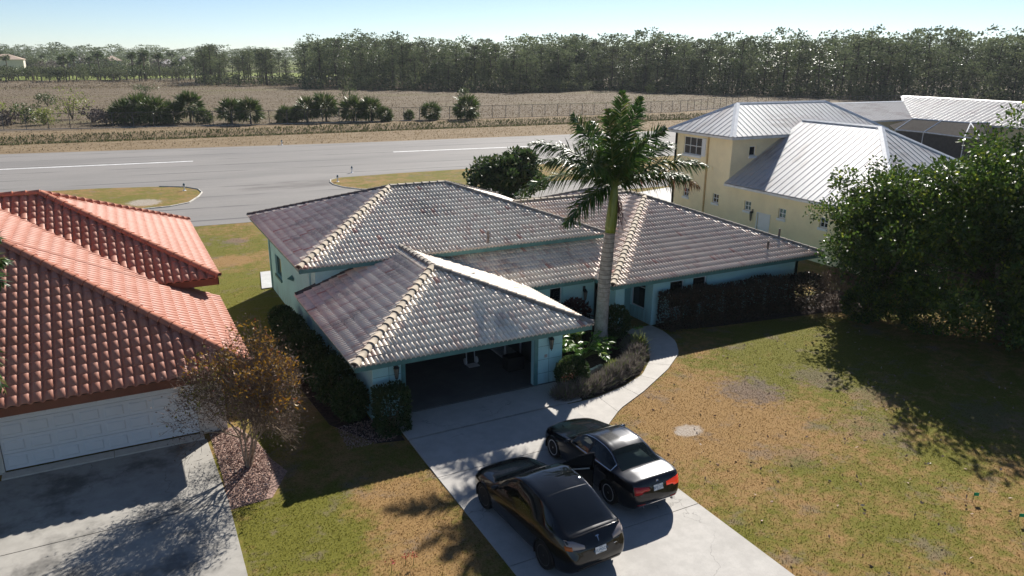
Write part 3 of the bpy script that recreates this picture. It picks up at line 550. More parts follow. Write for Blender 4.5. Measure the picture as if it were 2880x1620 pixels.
for xx in (12.75, 13.45):
    for yy in (24.6, 26.55): k.box(xx, xx+.05, yy, yy+.05, .14, 1.7)
sh = k.build('storage_shelf', MT['gutter']); tag(sh, 'tall pale storage shelf against the right wall inside the garage', 'shelf')
# ---------------------------------------------------------------- terracotta house on the left
LH = empty('terracotta_house', (2.2, 23.72, 0)); tag(LH, 'cream house with terracotta barrel tile roof and closed white garage door', 'house')
s3 = .47; ax1, ay0, az = 3.0, 22.85, 2.40; aw = 8.0; axm = ax1-aw; axl = ax1-2*aw; azr = az+s3*aw
bx1, by0, by1, bz = 3.05, 29.9, 41.5, 3.40; bd = (by1-by0)/2; bzr = bz+s3*bd; bxl = -16.
pw = .29; pr = [(.002, .0), (.03, .004), (.045, .030), (.075, .060), (.125, .074), (.175, .074), (.225, .060), (.255, .030), (.27, .004), (.29, .0)]
RL = Roof(tile_unit(pr, .40, .030, .026, nb=1, pitch=pw), pw, .40, 1)
yv = lambda z: by0+(z-bz)/s3; xv = lambda z: ax1-(z-az)/s3
RL.face([(axl, ay0, az), (ax1, ay0, az), (axm, ay0+aw, azr)])
A0 = (ax1, ay0, az); zh = az+s3*(by0-ay0)
RL.face([A0, (ax1, by0, az), (ax1-(by0-ay0), by0, zh)])
RL.face([(ax1, by0+.001, az), (ax1, by0+.75, az), (xv(bz), by0+.75, bz), (xv(bz), by0+.001, bz)], org=A0)
RL.face([(xv(bz), by0, bz), (axm, yv(azr), azr), (axm, ay0+aw, azr), (ax1-(by0-ay0), by0, zh)], org=A0, udir=(0, 1, 0))
RL.face([(xv(bz)-3.0, by0, bz), (bx1, by0, bz), (bx1-bd, by0+bd, bzr), (xv(bzr)-.0, by0+bd, bzr)][:0]+[(xv(bz), by0, bz), (bx1, by0, bz), (bx1-bd, by0+bd, bzr), (xv(bz)-(bzr-bz)/s3, by0+bd, bzr)])
RL.face([(bx1, by0, bz), (bx1, by1, bz), (bx1-bd, by0+bd, bzr)])
RL.face([(bx1, by1, bz), (bxl, by1, bz), (bxl, by0+bd, bzr), (bx1-bd, by0+bd, bzr)], False)
RL.face([(axl, ay0+2*aw, az), (axl, ay0, az), (axm, ay0+aw, azr)], False)
lroof = RL.build(LH, MT['clay'], MT['mortar'], th=.05)
CC = cap_mesh('ridge_cap', .15, .44, MT['clay_cap'], MT['mortar'])
ah, bh = (axm, ay0+aw, azr), (bx1-bd, by0+bd, bzr)
caps(lroof, (ax1, ay0, az), ah, CC, .42, .07); caps(lroof, (bx1, by0, bz), bh, CC, .42, .07); caps(lroof, (bx1, by1, bz), bh, CC, .42, .07); caps(lroof, bh, (xv(bz)-(bzr-bz)/s3+.3, by0+bd, bzr), CC, .42, .07); caps(lroof, ah, (axm, 36, azr), CC, .42, .07); caps(lroof, (axl, ay0, az), ah, CC, .42, .07)
fascia(LH, [(axl, ay0, az), (ax1, ay0, az), (ax1, by0+.75, az)], .26, MT['fascia_red'], off=.0, t=.035, drop=.02); fascia(LH, [(xv(bz)+.05, by0, bz), (bx1, by0, bz), (bx1, by1, bz)], .26, MT['fascia_red'], off=.0, t=.035, drop=.02)
k = MB(); k.box(axl+.1, ax1-.05, ay0+.05, 23.70, az-.22, az-.2); k.box(2.22, ax1-.05, 23.72, by0+.7, az-.22, az-.2); k.box(.9, bx1-.05, by0+.05, by0+.82, bz-.22, bz-.2); k.box(2.22, bx1-.05, by0+.85, by1-.1, bz-.22, bz-.2); k.build('soffit', MT['fascia_red'], LH)
k = MB(); zt = az-.22
wall(k, (axl+.8, 23.72), (2.2, 23.72), 0, zt, .2, [(3.99-axl-.8-7.88, 3.99-axl-.8-7.88+5.26, .0, 2.13)] if False else [(-3.89-axl-.8, 1.37-axl-.8, 0., 2.10)])
wall(k, (2.2, 23.74), (2.2, by0+.75), 0, zt, .2); wall(k, (2.2, by0+.78), (2.2, by1-.8), 0, bz-.22, .2); wall(k, (-2, by0+.76), (2.2, by0+.76), 1.9, bz-.22, .2); k.build('wall', MT['cream'], LH)
# sectional garage door: four rows of raised panels
gd = MB().box(-3.88, 1.36, 23.80, 23.84, .07, 2.10).build('garage_door', MT['white'], LH)
for r in range(4):
    z0 = .08+r*.505
    MB().box(-3.875, 1.355, 23.765, 23.798, z0, z0+.495).build('door_section', MT['white'], gd)
    for c in range(8):
        xa = -3.875+.07+c*(5.23/8); o = MB()
        xb = xa+5.23/8-.14; a_, b_ = z0+.09, z0+.405; y_ = 23.762
        o.add([(xa, y_, a_), (xb, y_, a_), (xb, y_, b_), (xa, y_, b_), (xa+.035, y_-.022, a_+.035), (xb-.035, y_-.022, a_+.035), (xb-.035, y_-.022, b_-.035), (xa+.035, y_-.022, b_-.035)], [(0, 1, 5, 4), (1, 2, 6, 5), (2, 3, 7, 6), (3, 0, 4, 7), (4, 5, 6, 7)]).build('raised_panel', MT['white'], gd)
# ---------------------------------------------------------------- yellow house with metal roofs
YH = empty('yellow_house', (36.6, 37.9, 0)); tag(YH, 'two storey yellow stucco house with white standing seam metal roofs', 'house')
def metal_face(house_roof, pts, pitch=.46, mm='metal'):
    """standing seam panels, each its own strip with a raised seam at one side; pts[0],pts[1] = eave"""
    P = [np.array(p, float) for p in pts]; o = P[0]; u = P[1]-P[0]; u /= np.linalg.norm(u); n = np.cross(u, P[-1]-P[0]); n /= np.linalg.norm(n); v = np.cross(n, u)
    uv = [((p-o)@u, (p-o)@v) for p in P]; a0, a1 = min(a for a, b in uv), max(a for a, b in uv); N = int(round((a1-a0)/pitch)); st = (a1-a0)/N; bb = max(b for a, b in uv)
    to = lambda x, y, z: tuple(o+u*x+v*y+n*z)
    for i in range(N):
        xa, xb = a0+i*st, a0+(i+1)*st
        pl = clip_poly([(xa, -.01, 0), (xb, -.01, 0), (xb, bb+1, 0), (xa, bb+1, 0)], uv)
        if len(pl) < 3: continue
        m = MB(); k_ = len(pl); m.add([to(x, y, .012) for x, y, z in pl]+[to(x, y, -.01) for x, y, z in pl], [list(range(k_)), list(range(2*k_-1, k_-1, -1))]+[(j, k_+j, k_+(j+1) % k_, (j+1) % k_) for j in range(k_)])
        pan = m.build('roof_panel', MT[mm], house_roof)
        sm = clip_poly([(xb-.018, -.01, 0), (xb+.0, -.01, 0), (xb+.0, bb+1, 0), (xb-.018, bb+1, 0)], uv)
        if len(sm) >= 3:
            k_ = len(sm); MB().add([to(x, y, .030) for x, y, z in sm]+[to(x, y, .0125) for x, y, z in sm], [list(range(k_)), list(range(2*k_-1, k_-1, -1))]+[(j, k_+j, k_+(j+1) % k_, (j+1) % k_) for j in range(k_)]).build('seam', MT['seam'], house_roof)
def flash(roof_, a, b, wd=.17, m=None):
    a, b = np.array(a, float), np.array(b, float); y = b-a; T = np.linalg.norm(y); y /= T; x = np.cross(y, (0, 0, 1.)); x /= np.linalg.norm(x); z = np.cross(x, y)
    MB().add([a-x*wd-z*.02, a+z*.075, a+x*wd-z*.02, b-x*wd-z*.02, b+z*.075, b+x*wd-z*.02, a-x*wd-z*.06, a+x*wd-z*.06, b-x*wd-z*.06, b+x*wd-z*.06], [(0, 1, 4, 3), (1, 2, 5, 4), (0, 2, 1), (3, 4, 5), (6, 8, 9, 7), (0, 3, 8, 6), (2, 7, 9, 5)]).build('ridge_flashing', m or MT['metal_trim'], roof_)
s4 = .58; ex, ty0, ty1, tz = 36.2, 37.5, 44.1, 6.72; th_ = (ty1-ty0)/2; trz = tz+s4*th_; tx1 = 51.65
lx1, lz, ly0 = 49.8, 3.67, 24.93; lw = (lx1-ex)/2; lxm = ex+lw; lrz = lz+s4*lw; ly1 = 37.9
yr_ = MB().add([(ex, ly0, lz-.06), (lx1, ly0, lz-.06), (lx1, ly1, lz-.06), (ex, ly1, lz-.06), (lxm, ly0+lw, lrz-.06), (lxm, ly1, lrz-.06)], [(0, 1, 4), (1, 2, 5, 4), (3, 0, 4, 5), (0, 3, 2, 1), (2, 3, 5)]).add([(ex, ty0, tz-.06), (tx1, ty0, tz-.06), (tx1, ty1, tz-.06), (ex, ty1, tz-.06), (ex+th_, ty0+th_, trz-.06), (tx1-th_, ty0+th_, trz-.06)], [(0, 1, 5, 4), (1, 2, 5), (2, 3, 4, 5), (3, 0, 4), (0, 3, 2, 1)]).build('roof', MT['seam'], YH)
metal_face(yr_, [(ex, ly1, lz), (ex, ly0, lz), (lxm, ly0+lw, lrz), (lxm, ly1, lrz)]); metal_face(yr_, [(ex, ly0, lz), (lx1, ly0, lz), (lxm, ly0+lw, lrz)]); metal_face(yr_, [(lx1, ly0, lz), (lx1, ly1, lz), (lxm, ly1, lrz), (lxm, ly0+lw, lrz)])
metal_face(yr_, [(ex, ty1, tz), (ex, ty0, tz), (ex+th_, ty0+th_, trz)]); metal_face(yr_, [(ex, ty0, tz), (tx1, ty0, tz), (tx1-th_, ty0+th_, trz), (ex+th_, ty0+th_, trz)]); metal_face(yr_, [(tx1, ty0, tz), (tx1, ty1, tz), (tx1-th_, ty0+th_, trz)]); metal_face(yr_, [(tx1, ty1, tz), (ex, ty1, tz), (ex+th_, ty0+th_, trz), (tx1-th_, ty0+th_, trz)])
flash(yr_, (ex, ly0, lz), (lxm, ly0+lw, lrz), .2); flash(yr_, (lx1, ly0, lz), (lxm, ly0+lw, lrz), .2); flash(yr_, (lxm, ly0+lw, lrz), (lxm, ly1, lrz), .14)
tl, tr_ = (ex+th_, ty0+th_, trz), (tx1-th_, ty0+th_, trz); flash(yr_, (ex, ty0, tz), tl, .2); flash(yr_, (ex, ty1, tz), tl, .14); flash(yr_, tl, tr_, .12); flash(yr_, (tx1, ty0, tz), tr_, .14); flash(yr_, (tx1, ty1, tz), tr_, .14)
def gutter(house, a, b, m=None):
    fascia(house, [a, b], .15, m or MT['gutter'], off=-.02, t=.09, name='gutter', drop=.045)
gutter(YH, (ex, ly1, lz), (ex, ly0, lz)); gutter(YH, (ex, ly0, lz), (lx1, ly0, lz)); gutter(YH, (ex, ty1, tz), (ex, ty0, tz)); gutter(YH, (ex, ty0, tz), (42.6, ty0, tz))
yx = 36.6; k = MB()
wy_ = 43.7      # back corner of the left wall
def yw(y): return wy_-y
wins = []
for px_, py_ in ((1929, 541), (2012, 559), (2102, 580), (2199, 602), (2316, 628)):
    d = ray(px_, py_); p = CAM+d*(yx/d[0]); wins.append((p[1], p[2]))
holes = [(yw(y)-.30, yw(y)+.30, z-.28, z+.34) for y, z in wins]
dd = ray(2148, 601); dp = CAM+dd*(yx/dd[0]); holes.append((yw(dp[1])-.52, yw(dp[1])+.52, .0, 2.10))
dw = ray(1948, 410); bwp = CAM+dw*(yx/dw[0]); holes.append((yw(bwp[1])-.95, yw(bwp[1])+.95, bwp[2]-.62, bwp[2]+.62))
wall(k, (yx, wy_), (yx, ty0+.4), 0, tz-.1, .25, [h for h in holes if h[1] < yw(ty0+.4)])
off = yw(ty0+.4); wall(k, (yx, ty0+.4-.002), (yx, ly0+.4), 0, lz-.1, .25, [(h[0]-off, h[1]-off, h[2], h[3]) for h in holes if h[1] > off])
wall(k, (yx+.25, ty0+.4), (47, ty0+.4), 3.4, tz-.1, .25, [(1.35, 1.95, 5.35, 6.0)]); wall(k, (yx+.25, ly0+.4), (49.4, ly0+.4), 0, lz-.1, .25); wall(k, (49.4, ly0+.4), (49.4, 43.7), 0, lz-.1, .25); wall(k, (51.2, 43.7), (yx, 43.7), 0, tz-.1, .25)
k.build('wall', MT['yellow'], YH)
for i, (y, z) in enumerate(wins): window(YH, (yx, y+.30), (0, -1), .60, z-.28, z+.34, 2, 2, depth=.10, sill=.16, pm=MT['pane_blue'] if i == 2 else None)
window(YH, (yx, bwp[1]+.95), (0, -1), 1.9, bwp[2]-.62, bwp[2]+.62, 3, 2, depth=.08, sill=.16)
window(YH, (yx+.25+1.35, ty0+.4), (1, 0), .6, 5.35, 6.0, 1, 1, depth=.10, sill=.16)
sh_ = MB().box(yx-.05, yx-.004, bwp[1]-1.40, bwp[1]-1.0, bwp[2]-.62, bwp[2]+.62).build('shutter', MT['white'], YH)
for j in range(9): MB().box(yx-.062, yx-.051, bwp[1]-1.36, bwp[1]-1.04, bwp[2]-.56+j*.13, bwp[2]-.56+j*.13+.07).build('louvre', MT['white'], sh_)
dr = MB().box(yx+.05, yx+.1, dp[1]-.5, dp[1]+.5, .02, 2.08).build('side_door', MT['white'], YH); MB().box(yx+.02, yx+.05, dp[1]+.38, dp[1]+.44, 1.0, 1.06).build('door_knob', MT['iron'], dr)
for yy, sz in ((dp[1]-.58, .08), (dp[1]+.5, .08)): MB().box(yx-.03, yx-.004, yy, yy+sz, 0, 2.16).build('door_casing', MT['white'], YH)
MB().box(yx-.03, yx-.004, dp[1]-.5, dp[1]+.5, 2.09, 2.16).build('door_casing', MT['white'], YH)
lantern(YH, (yx, dp[1]+.95, 2.0), (-1, 0, 0), .75)
MB().box(yx-.09, yx-.004, 40.1, 40.2, 0, tz-.15).build('downspout', MT['downspout'], YH); MB().box(yx-.06, yx-.004, 39.55, 39.68, 4.3, 4.5).build('wall_vent', MT['yellow'], YH)
# ---------------------------------------------------------------- metal roofed house further right with a screened pool cage
FH = empty('metal_roof_house', (97.2, 67.2, 0)); tag(FH, 'far house with streaked white metal roofs behind the screened pool cage', 'house')
s5 = .31; fe, fz_, frx = 97.2, 4.0, 105.5; frz = fz_+s5*(frx-fe); cy0 = 67.2; cyr = 73.4; crz = fz_+s5*(cyr-cy0)
fr = MB().add([(fe, 40, fz_-.08), (113.8, 40, fz_-.08), (113.8, 78, fz_-.08), (fe, 78, fz_-.08), (frx, 40, frz-.08), (frx, 72, frz-.08)], [(0, 1, 4), (1, 2, 5, 4), (3, 0, 4, 5), (2, 3, 5), (3, 2, 1, 0)]).add([(82, cy0, fz_-.08), (fe+2, cy0, fz_-.08), (fe+8, cyr, crz-.08), (86, cyr, crz-.08), (82, 79.6, fz_-.08), (fe+2, 79.6, fz_-.08)], [(0, 1, 2, 3), (3, 2, 5, 4), (0, 3, 4), (1, 5, 2)]).build('roof', MT['seam'], FH)
metal_face(fr, [(fe, cy0, fz_), (fe, 40, fz_), (frx, 40, frz), (frx, cy0+(frx-fe), frz)], .7, 'metal2'); metal_face(fr, [(82, cy0, fz_), (fe, cy0, fz_), (fe+6.2, cyr, crz), (86, cyr, crz)], .7, 'metal2'); metal_face(fr, [(82, 79.6, fz_), (82, cy0, fz_), (86, cyr, crz)], .7, 'metal2')
flash(fr, (frx, 40, frz), (frx, 75, frz), .2); flash(fr, (84.5, cyr, crz), (fe+6.4, cyr, crz), .2); flash(fr, (82, cy0, fz_), (86, cyr, crz), .2); flash(fr, (fe+6.3, cyr, crz), (frx, 75, frz), .2)
k = MB(); k.box(82.5, 97, 67.8, 79, 0, 3.9); k.box(97.8, 113, 40.5, 77.5, 0, 3.9); k.build('wall', MT['yellow'], FH); gutter(FH, (fe, cy0, fz_), (fe, 40, fz_)); gutter(FH, (82, cy0, fz_), (fe, cy0, fz_))
PC = empty('pool_cage', (88, 58, 0)); tag(PC, 'grey screened pool cage with white frame in front of the far metal roof', 'pool cage')
def at(px_, py_, z): return tuple(G(px_, py_, z))
top = [at(2565, 335, 4.25), at(2730, 347, 4.25), at(2780, 346, 4.25)]; topm = at(2647, 341, 4.25); low = [at(2518, 366, 3.25), at(2597, 373, 3.2), at(2712, 388, 3.1), at(2760, 391, 3.1)]
pan = [(at(2500, 352, 3.4), top[0], low[0]), (top[0], topm, low[1], low[0]), (topm, top[1], low[2], low[1]), (top[1], low[3], low[2]), (top[1], top[2], at(2830, 362, 3.3), low[3])]
for p in pan:
    q = [np.array(a) for a in p]; q2 = [a-np.array([0, 0, .02]) for a in q]; n_ = len(q)
    s_ = MB().add(q+q2, [list(range(n_)), list(range(2*n_-1, n_-1, -1))]+[(i, (i+1) % n_, n_+(i+1) % n_, n_+i) for i in range(n_)]).build('screen_panel', MT['screen'], PC)
for a, b in ((top[0], top[1]), (top[1], top[2]), (top[0], low[0]), (topm, low[1]), (top[1], low[2]), (top[1], low[3]), (top[2], at(2830, 362, 3.3)), (low[0], low[1]), (low[1], low[2]), (low[2], low[3])): MB().tube([np.array(a)+(0, 0, .05), np.array(b)+(0, 0, .05)], .07, 4).build('frame_beam', MT['metal_trim'], PC)
for a in low:
    MB().tube([a, (a[0], a[1], 0)], .06, 4).build('frame_post', MT['metal_trim'], PC)
for a, b in zip(low[:-1], low[1:]):
    MB().add([a, b, (b[0], b[1], 0), (a[0], a[1], 0)], [(0, 1, 2, 3)]).build('screen_wall', MT['screen'], PC)
# ---------------------------------------------------------------- vegetation
def blob_leaves(c, r, n, L, W, up=.3, shell=.45, out=.8):
    """n leaves through an ellipsoid (denser to the outside), pointing mostly outward"""
    d = rdir(n); rad = shell+(1-shell)*rng.random(n)**.6; P = np.array(c)+d*np.array(r)*rad[:, None]
    D = d*out+rdir(n)*.8+np.array([0, 0, up]); return leaves(P, D, L*(.7+.6*rng.random(n)), W*(.7+.6*rng.random(n)))
def leafobj(name, parts, m, parent=None): V, Fc, R = cat(parts); return link(name, np_mesh(name, V, Fc, m, R), parent)
def branch(mb, p, d, L, r, depth, tips, spread=.6, k=5, bend=.25, up=.15, nsub=(2, 3), shrink=.72):
    pts = [p]; q = np.array(p, float); dd = np.array(d, float); seg = 3
    for i in range(seg):
        dd = dd+rng.normal(size=3)*bend*.3+np.array([0, 0, up*.2]); dd /= np.linalg.norm(dd); q = q+dd*L/seg; pts.append(q)
    mb.tube(pts, list(np.linspace(r, r*.62, seg+1)), k, cap=False)
    if depth == 0: tips.append((q, dd)); return
    for _ in range(random.randint(*nsub)):
        nd = dd+rng.normal(size=3)*spread; nd /= np.linalg.norm(nd); branch(mb, q, nd, L*shrink*random.uniform(.8, 1.15), r*.6, depth-1, tips, spread, max(3, k-1), bend, up, nsub, shrink)
# --- broadleaf trees on the right: crown built of many leafy clumps
def broadleaf(name, base, h, crown, nclump, nleaf, label, m, group=None, trunk=True, L_=.20, W_=.12, cr=.85, low=.0):
    T = empty(name, base); tag(T, label, 'tree', group); c = np.array(crown[0]); R = np.array(crown[1]); parts = []; mb = MB(); ends = []
    for i in range(nclump):
        d = rdir(1, .25)[0]; f = rng.random()**.45; p = c+d*R*f*(1+.17*rng.normal())
        if p[2] < low: p[2] = low+rng.random()*.5
        q_ = random.uniform(.45, 1.35); rr = cr*q_*np.array([1, 1, .72]); parts.append(blob_leaves(p, rr, int(nleaf*q_**1.6), L_*random.uniform(.8, 1.3), W_*random.uniform(.8, 1.2), .25, .25)); ends.append(p)
    b = np.array(base, float)
    for j in range(3):
        a = b+np.array([rng.normal()*.15, rng.normal()*.15, 0]); top = c+np.array([rng.normal()*R[0]*.3, rng.normal()*R[1]*.3, R[2]*.1]); midp = (a*.55+top*.45)+rng.normal(size=3)*.2
        mb.tube([a, a*.8+midp*.2+np.array([0, 0, .25]), midp, top], [.20, .16, .12, .06], 8)
    mb.build('trunk', MT['bark'], T, smooth=True); mb = MB()
    for p in ends[::2]:
        s_ = c+(p-c)*.15+np.array([0, 0, -R[2]*.35]); mid = (s_+p)/2+rng.normal(size=3)*.15; mb.tube([s_, mid, p], [.05, .03, .012], 4, cap=False)
    mb.build('branches', MT['bark'], T)
    leafobj('crown', parts, m, T); return T
broadleaf('broadleaf_tree', (33.4, 17.3, 0), 8.8, ((34.2, 18.2, 4.0), (5.4, 4.7, 4.5)), 430, 190, 'large dense dark green tree at the right edge shading the lawn', L['oak'], L_=.17, W_=.11, low=.35)
broadleaf('broadleaf_tree', (31.6, 22.6, 0), 7.0, ((31.6, 21.9, 3.4), (2.9, 2.8, 3.3)), 190, 190, 'smaller green tree overlapping the corner of the turquoise house', L['oak'], L_=.16, W_=.105, low=.3)
broadleaf('broadleaf_tree', (35.6, 24.2, 0), 6.5, ((33.6, 25.2, 4.4), (1.3, 1.5, 2.0)), 26, 130, 'slender sprawling tree standing against the yellow house wall', L['oak'], L_=.2, W_=.12, cr=.6)
broadleaf('round_tree', (29.6, 57, 0), 4.3, ((29.6, 56.5, 2.1), (3.4, 2.6, 1.95)), 95, 120, 'rounded dark glossy tree behind the turquoise house roof', L['bush'], L_=.34, W_=.22, cr=.8, low=.3)
# --- royal palm
PT = empty('royal_palm', (17.1, 24.3, 0)); tag(PT, 'tall royal palm with grey ringed trunk in front of the turquoise house', 'palm tree')
spine = [(17.08, 24.3, -.05), (17.1, 24.3, .25), (17.13, 24.32, .8), (17.16, 24.33, 1.6), (17.22, 24.36, 2.8), (17.32, 24.38, 4.0), (17.42, 24.4, 4.9)]
k = MB(); pts, rr = [], []
def spl(t): t = min(max(t, 0), 1)*(len(spine)-1); i = min(int(t), len(spine)-2); f = t-i; return np.array(spine[i])*(1-f)+np.array(spine[i+1])*f
rad = [(0, .46), (.08, .40), (.16, .335), (.33, .27), (.55, .255), (.8, .25), (1, .20)]
for i in range(60):
    t = i/59; pts.append(spl(t)); b = np.interp(t, [a for a, _ in rad], [c for _, c in rad]); rr.append(b*(1+(.035 if i % 3 == 0 else 0)*(t > .35)))
t_ = NT('palm_trunk_grey'); z_ = t_.n('SeparateXYZ'); t_.l(t_.pos(), z_.inputs[0]); wv = t_.math('SINE', t_.math('MULTIPLY', z_.outputs[2], 34.)); cl = t_.mix(t_.rng(t_.noise(5, 5, .7), .35, .7), (.36, .335, .30), (.20, .185, .165)); cl = t_.mix(t_.math('MULTIPLY', t_.math('MULTIPLY', t_.rng(wv, .6, 1.), .85), t_.rng(z_.outputs[2], 1.5, 3.)), cl, (.14, .12, .10)); t_.bump(t_.noise(20, 3), .5, .015); t_.fin(cl, .85, .2)
k.tube(pts, rr, 14); k.build('trunk', t_.m, PT, smooth=True)
t_ = NT('palm_crownshaft_green'); cl = t_.mix(t_.rng(t_.noise(3, 3, vec=t_.scalev((3, 3, .5))), .3, .7), (.10, .14, .02), (.16, .20, .035)); t_.fin(cl, .35, .5)
k = MB(); k.tube([(17.42, 24.4, 4.88), (17.44, 24.4, 5.2), (17.49, 24.4, 5.9), (17.52, 24.4, 6.6), (17.52, 24.4, 7.0)], [.215, .235, .215, .16, .10], 12); k.build('crownshaft', t_.m, PT, smooth=True)
C0 = np.array([17.52, 24.4, 6.75]); tw = -FW.copy(); tw[2] = 0; tw /= np.linalg.norm(tw); rt = RT.copy(); rt[2] = 0; rt /= np.linalg.norm(rt); zz = np.array([0, 0, 1.])
def frond(tip, toward, mid_up, Ln_leaf=.68, dry=False, droop=.35, n=62):
    """frond from the crown: tip offset (right, up) in metres, toward the viewer, arched by mid_up"""
    e = rt*tip[0]+zz*tip[1]+tw*toward; P0 = C0+rng.normal(size=3)*.04; P2 = P0+e; P1 = P0+e*.5+zz*mid_up
    T = np.linspace(0, 1, n); bez = lambda t: (1-t)**2*P0+2*t*(1-t)*P1+t*t*P2; C = np.array([bez(t) for t in T]); Tg = np.gradient(C, axis=0); Tg /= np.linalg.norm(Tg, axis=1, keepdims=True)
    fr = MB().tube(C[::4], list(np.linspace(.04, .006, len(C[::4]))), 5, cap=False).build('frond', L['palm_dry'] if dry else MT['stem'], PT)
    ref = zz+tw*.9*np.clip(Tg[:, 2:3], 0, 1); S = np.cross(Tg, ref); S /= np.linalg.norm(S, axis=1, keepdims=True)+1e-9; N = np.cross(S, Tg); Vv, Ff, Rr = [], [], []; r0 = rng.random()
    for i in range(5, n):
        t = T[i]; ln = Ln_leaf*(math.sin(math.pi*min(1, .10+.90*t))**.55)*(1 if t < .9 else .75)+.12
        for sd in (-1, 1):
            for rep in (0, 1):
                a = random.uniform(-.75, .7); d = S[i]*sd*(.75+.2*random.random())*math.cos(a)+N[i]*math.sin(a)+Tg[i]*(.5+.5*t)+rng.normal(size=3)*.09; d /= np.linalg.norm(d)
                l = ln*random.uniform(.75, 1.12); b = C[i]+Tg[i]*random.uniform(-.02, .02); w_ = np.cross(d, N[i]+rng.normal(size=3)*.3); w_ /= np.linalg.norm(w_)+1e-9; wd = .027*random.uniform(.8, 1.3)
                m1 = b+d*l*.5-zz*l*.05; tp = b+d*l-zz*l*droop*random.uniform(.3, 1.1); o = len(Vv); Vv += [b-w_*wd*.5, b+w_*wd*.5, m1+w_*wd, m1-w_*wd, tp]; Ff += [[o, o+1, o+2, o+3], [o+3, o+2, o+4]]; Rr += [random.random()]*5
    link('leaflets', np_mesh('leaflets', Vv, Ff, L['palm_dry'] if dry else L['palm'], Rr), fr)
MT['stem'] = plain('green_frond_stem', (.13, .16, .04), .4)
for tip, tow, mu, dry, dr in (((-1.75, 2.85), .2, .45, 0, .5), ((.15, 3.7), -.2, .15, 0, .35), ((.95, 3.4), -.6, .35, 0, .45), ((-.5, 3.0), .9, .4, 0, .5), ((-3.4, 1.6), .0, 1.0, 0, .5), ((-3.1, 1.1), .9, .7, 0, .45), ((-3.9, -.5), -.3, 1.25, 0, .6), ((-2.0, -1.35), 1.3, .75, 0, .55), ((1.65, 2.3), .7, .6, 0, .35), ((3.5, .9), .3, 1.1, 0, .55), ((3.5, -.1), -.5, 1.05, 1, .7), ((2.6, .55), 1.6, .6, 0, .5), ((-1.5, 1.9), 1.8, .7, 0, .5), ((.8, 2.0), 2.2, .7, 0, .5), ((-.8, 2.4), -1.8, .5, 0, .5), ((1.5, 1.7), -2.0, .6, 0, .35), ((-2.4, .8), -2.0, .6, 0, .4), ((2.5, 1.5), -1.2, .6, 0, .4), ((-1.4, 1.0), 2.6, .8, 0, .45)):
    frond(tip, tow, mu, dry=bool(dry), droop=dr)
k = MB(); o = [leaves(C0+rng.normal(size=(40, 3))*.05+np.array([.12, -.05, -.3]), np.array([0.1, -.1, -1.])+rng.normal(size=(40, 3))*.12, .9+rng.random(40)*.8, .03)]; leafobj('flower_stalk', o, L['redl'], PT)
# --- neighbour palm whose fronds enter at the left edge
LP = empty('palm', (-3.9, 20.5, 0)); tag(LP, 'palm at the left edge with only a few frond tips in view', 'palm tree')
MB().tube([(-4.1, 20.5, 0), (-4.05, 20.5, 3.2), (-4.0, 20.5, 6.2)], [.2, .16, .14], 10).build('trunk', t_.m, LP, smooth=True)
_C, _PT = C0, PT; C0 = np.array([-4.0, 20.5, 6.2]); PT = LP
for tip, tow, mu in (((1.75, 1.45), .0, .6), ((1.9, .95), .0, .8), ((1.7, .45), .2, .7), ((1.15, -2.2), .0, 1.2), ((.95, -2.7), .3, 1.0), ((-1.8, .8), .2, .6), ((-1.5, -.8), .4, .6), ((.2, 1.9), .1, .2), ((.4, .6), 1.9, .5), ((.1, .2), -2, .5)): frond(tip, tow, mu, .5, n=34, droop=.3)
C0, PT = _C, _PT
# --- crepe myrtle
CMt = empty('crepe_myrtle', (2.37, 21.0, 0)); tag(CMt, 'bare stemmed crepe myrtle with orange autumn leaves beside the white garage door', 'tree')
k = MB(); tips = []
for a in np.linspace(0, 2*math.pi, 9)[:-1]:
    d = np.array([math.cos(a)*.27+.05, math.sin(a)*.27, 1.]); d /= np.linalg.norm(d); branch(k, (2.37+.11*math.cos(a), 21.0+.11*math.sin(a), 0), d, .93, .055, 4, tips, .34, 6, .25, .1, (2, 3), .84)
tz = np.array([t[0] for t in tips]); sx_ = 1.55/np.percentile(abs(tz[:, 0]-2.45), 97); sy_ = 1.55/np.percentile(abs(tz[:, 1]-21.), 97); sz_ = 3.75/np.percentile(tz[:, 2], 98)
fit = lambda p: (2.45+(p[0]-2.45)*sx_+.05*min(p[2], 3), 21.+(p[1]-21.)*sy_, p[2]*sz_)
k.v = [fit(p) for p in k.v]; tips = [(np.array(fit(p)), d) for p, d in tips]
k.build('trunk', MT['bark_pale'], CMt, smooth=True)
tp = np.array([t[0] for t in tips]); td = np.array([t[1] for t in tips]); dist = np.linalg.norm((tp-np.array([2.6, 21., 2.0]))/np.array([1.9, 1.9, 1.8]), axis=1)
tw_ = []; 
for _ in range(12):
    j = rng.normal(size=tp.shape)*.22; tw_.append(leaves(tp+j*.5, td+rng.normal(size=td.shape)*.6, .22+.25*rng.random(len(tp)), .012))
    tw_.append(leaves(tp+j*1.4, rdir(len(tp)), .05+.05*rng.random(len(tp)), .035))
for _ in range(8): tw_.append(leaves(tp-td*.35+rng.normal(size=tp.shape)*.28, td+rng.normal(size=td.shape)*.7, .2+.3*rng.random(len(tp)), .012)); tw_.append(leaves(tp-td*.3+rng.normal(size=tp.shape)*.3, rdir(len(tp)), .045+.05*rng.random(len(tp)), .03))
leafobj('twigs', tw_, L['myrtle_dry'], CMt)
sel = np.where((tp[:, 2]+.35*(tp[:, 0]-2.4) > 2.5) & (rng.random(len(tp)) < .75))[0]
lv = [leaves(tp[sel]+td[sel]*.12+rng.normal(size=(len(sel), 3))*.10, td[sel]*.4+rdir(len(sel)), .09+.06*rng.random(len(sel)), .055) for _ in range(10)]
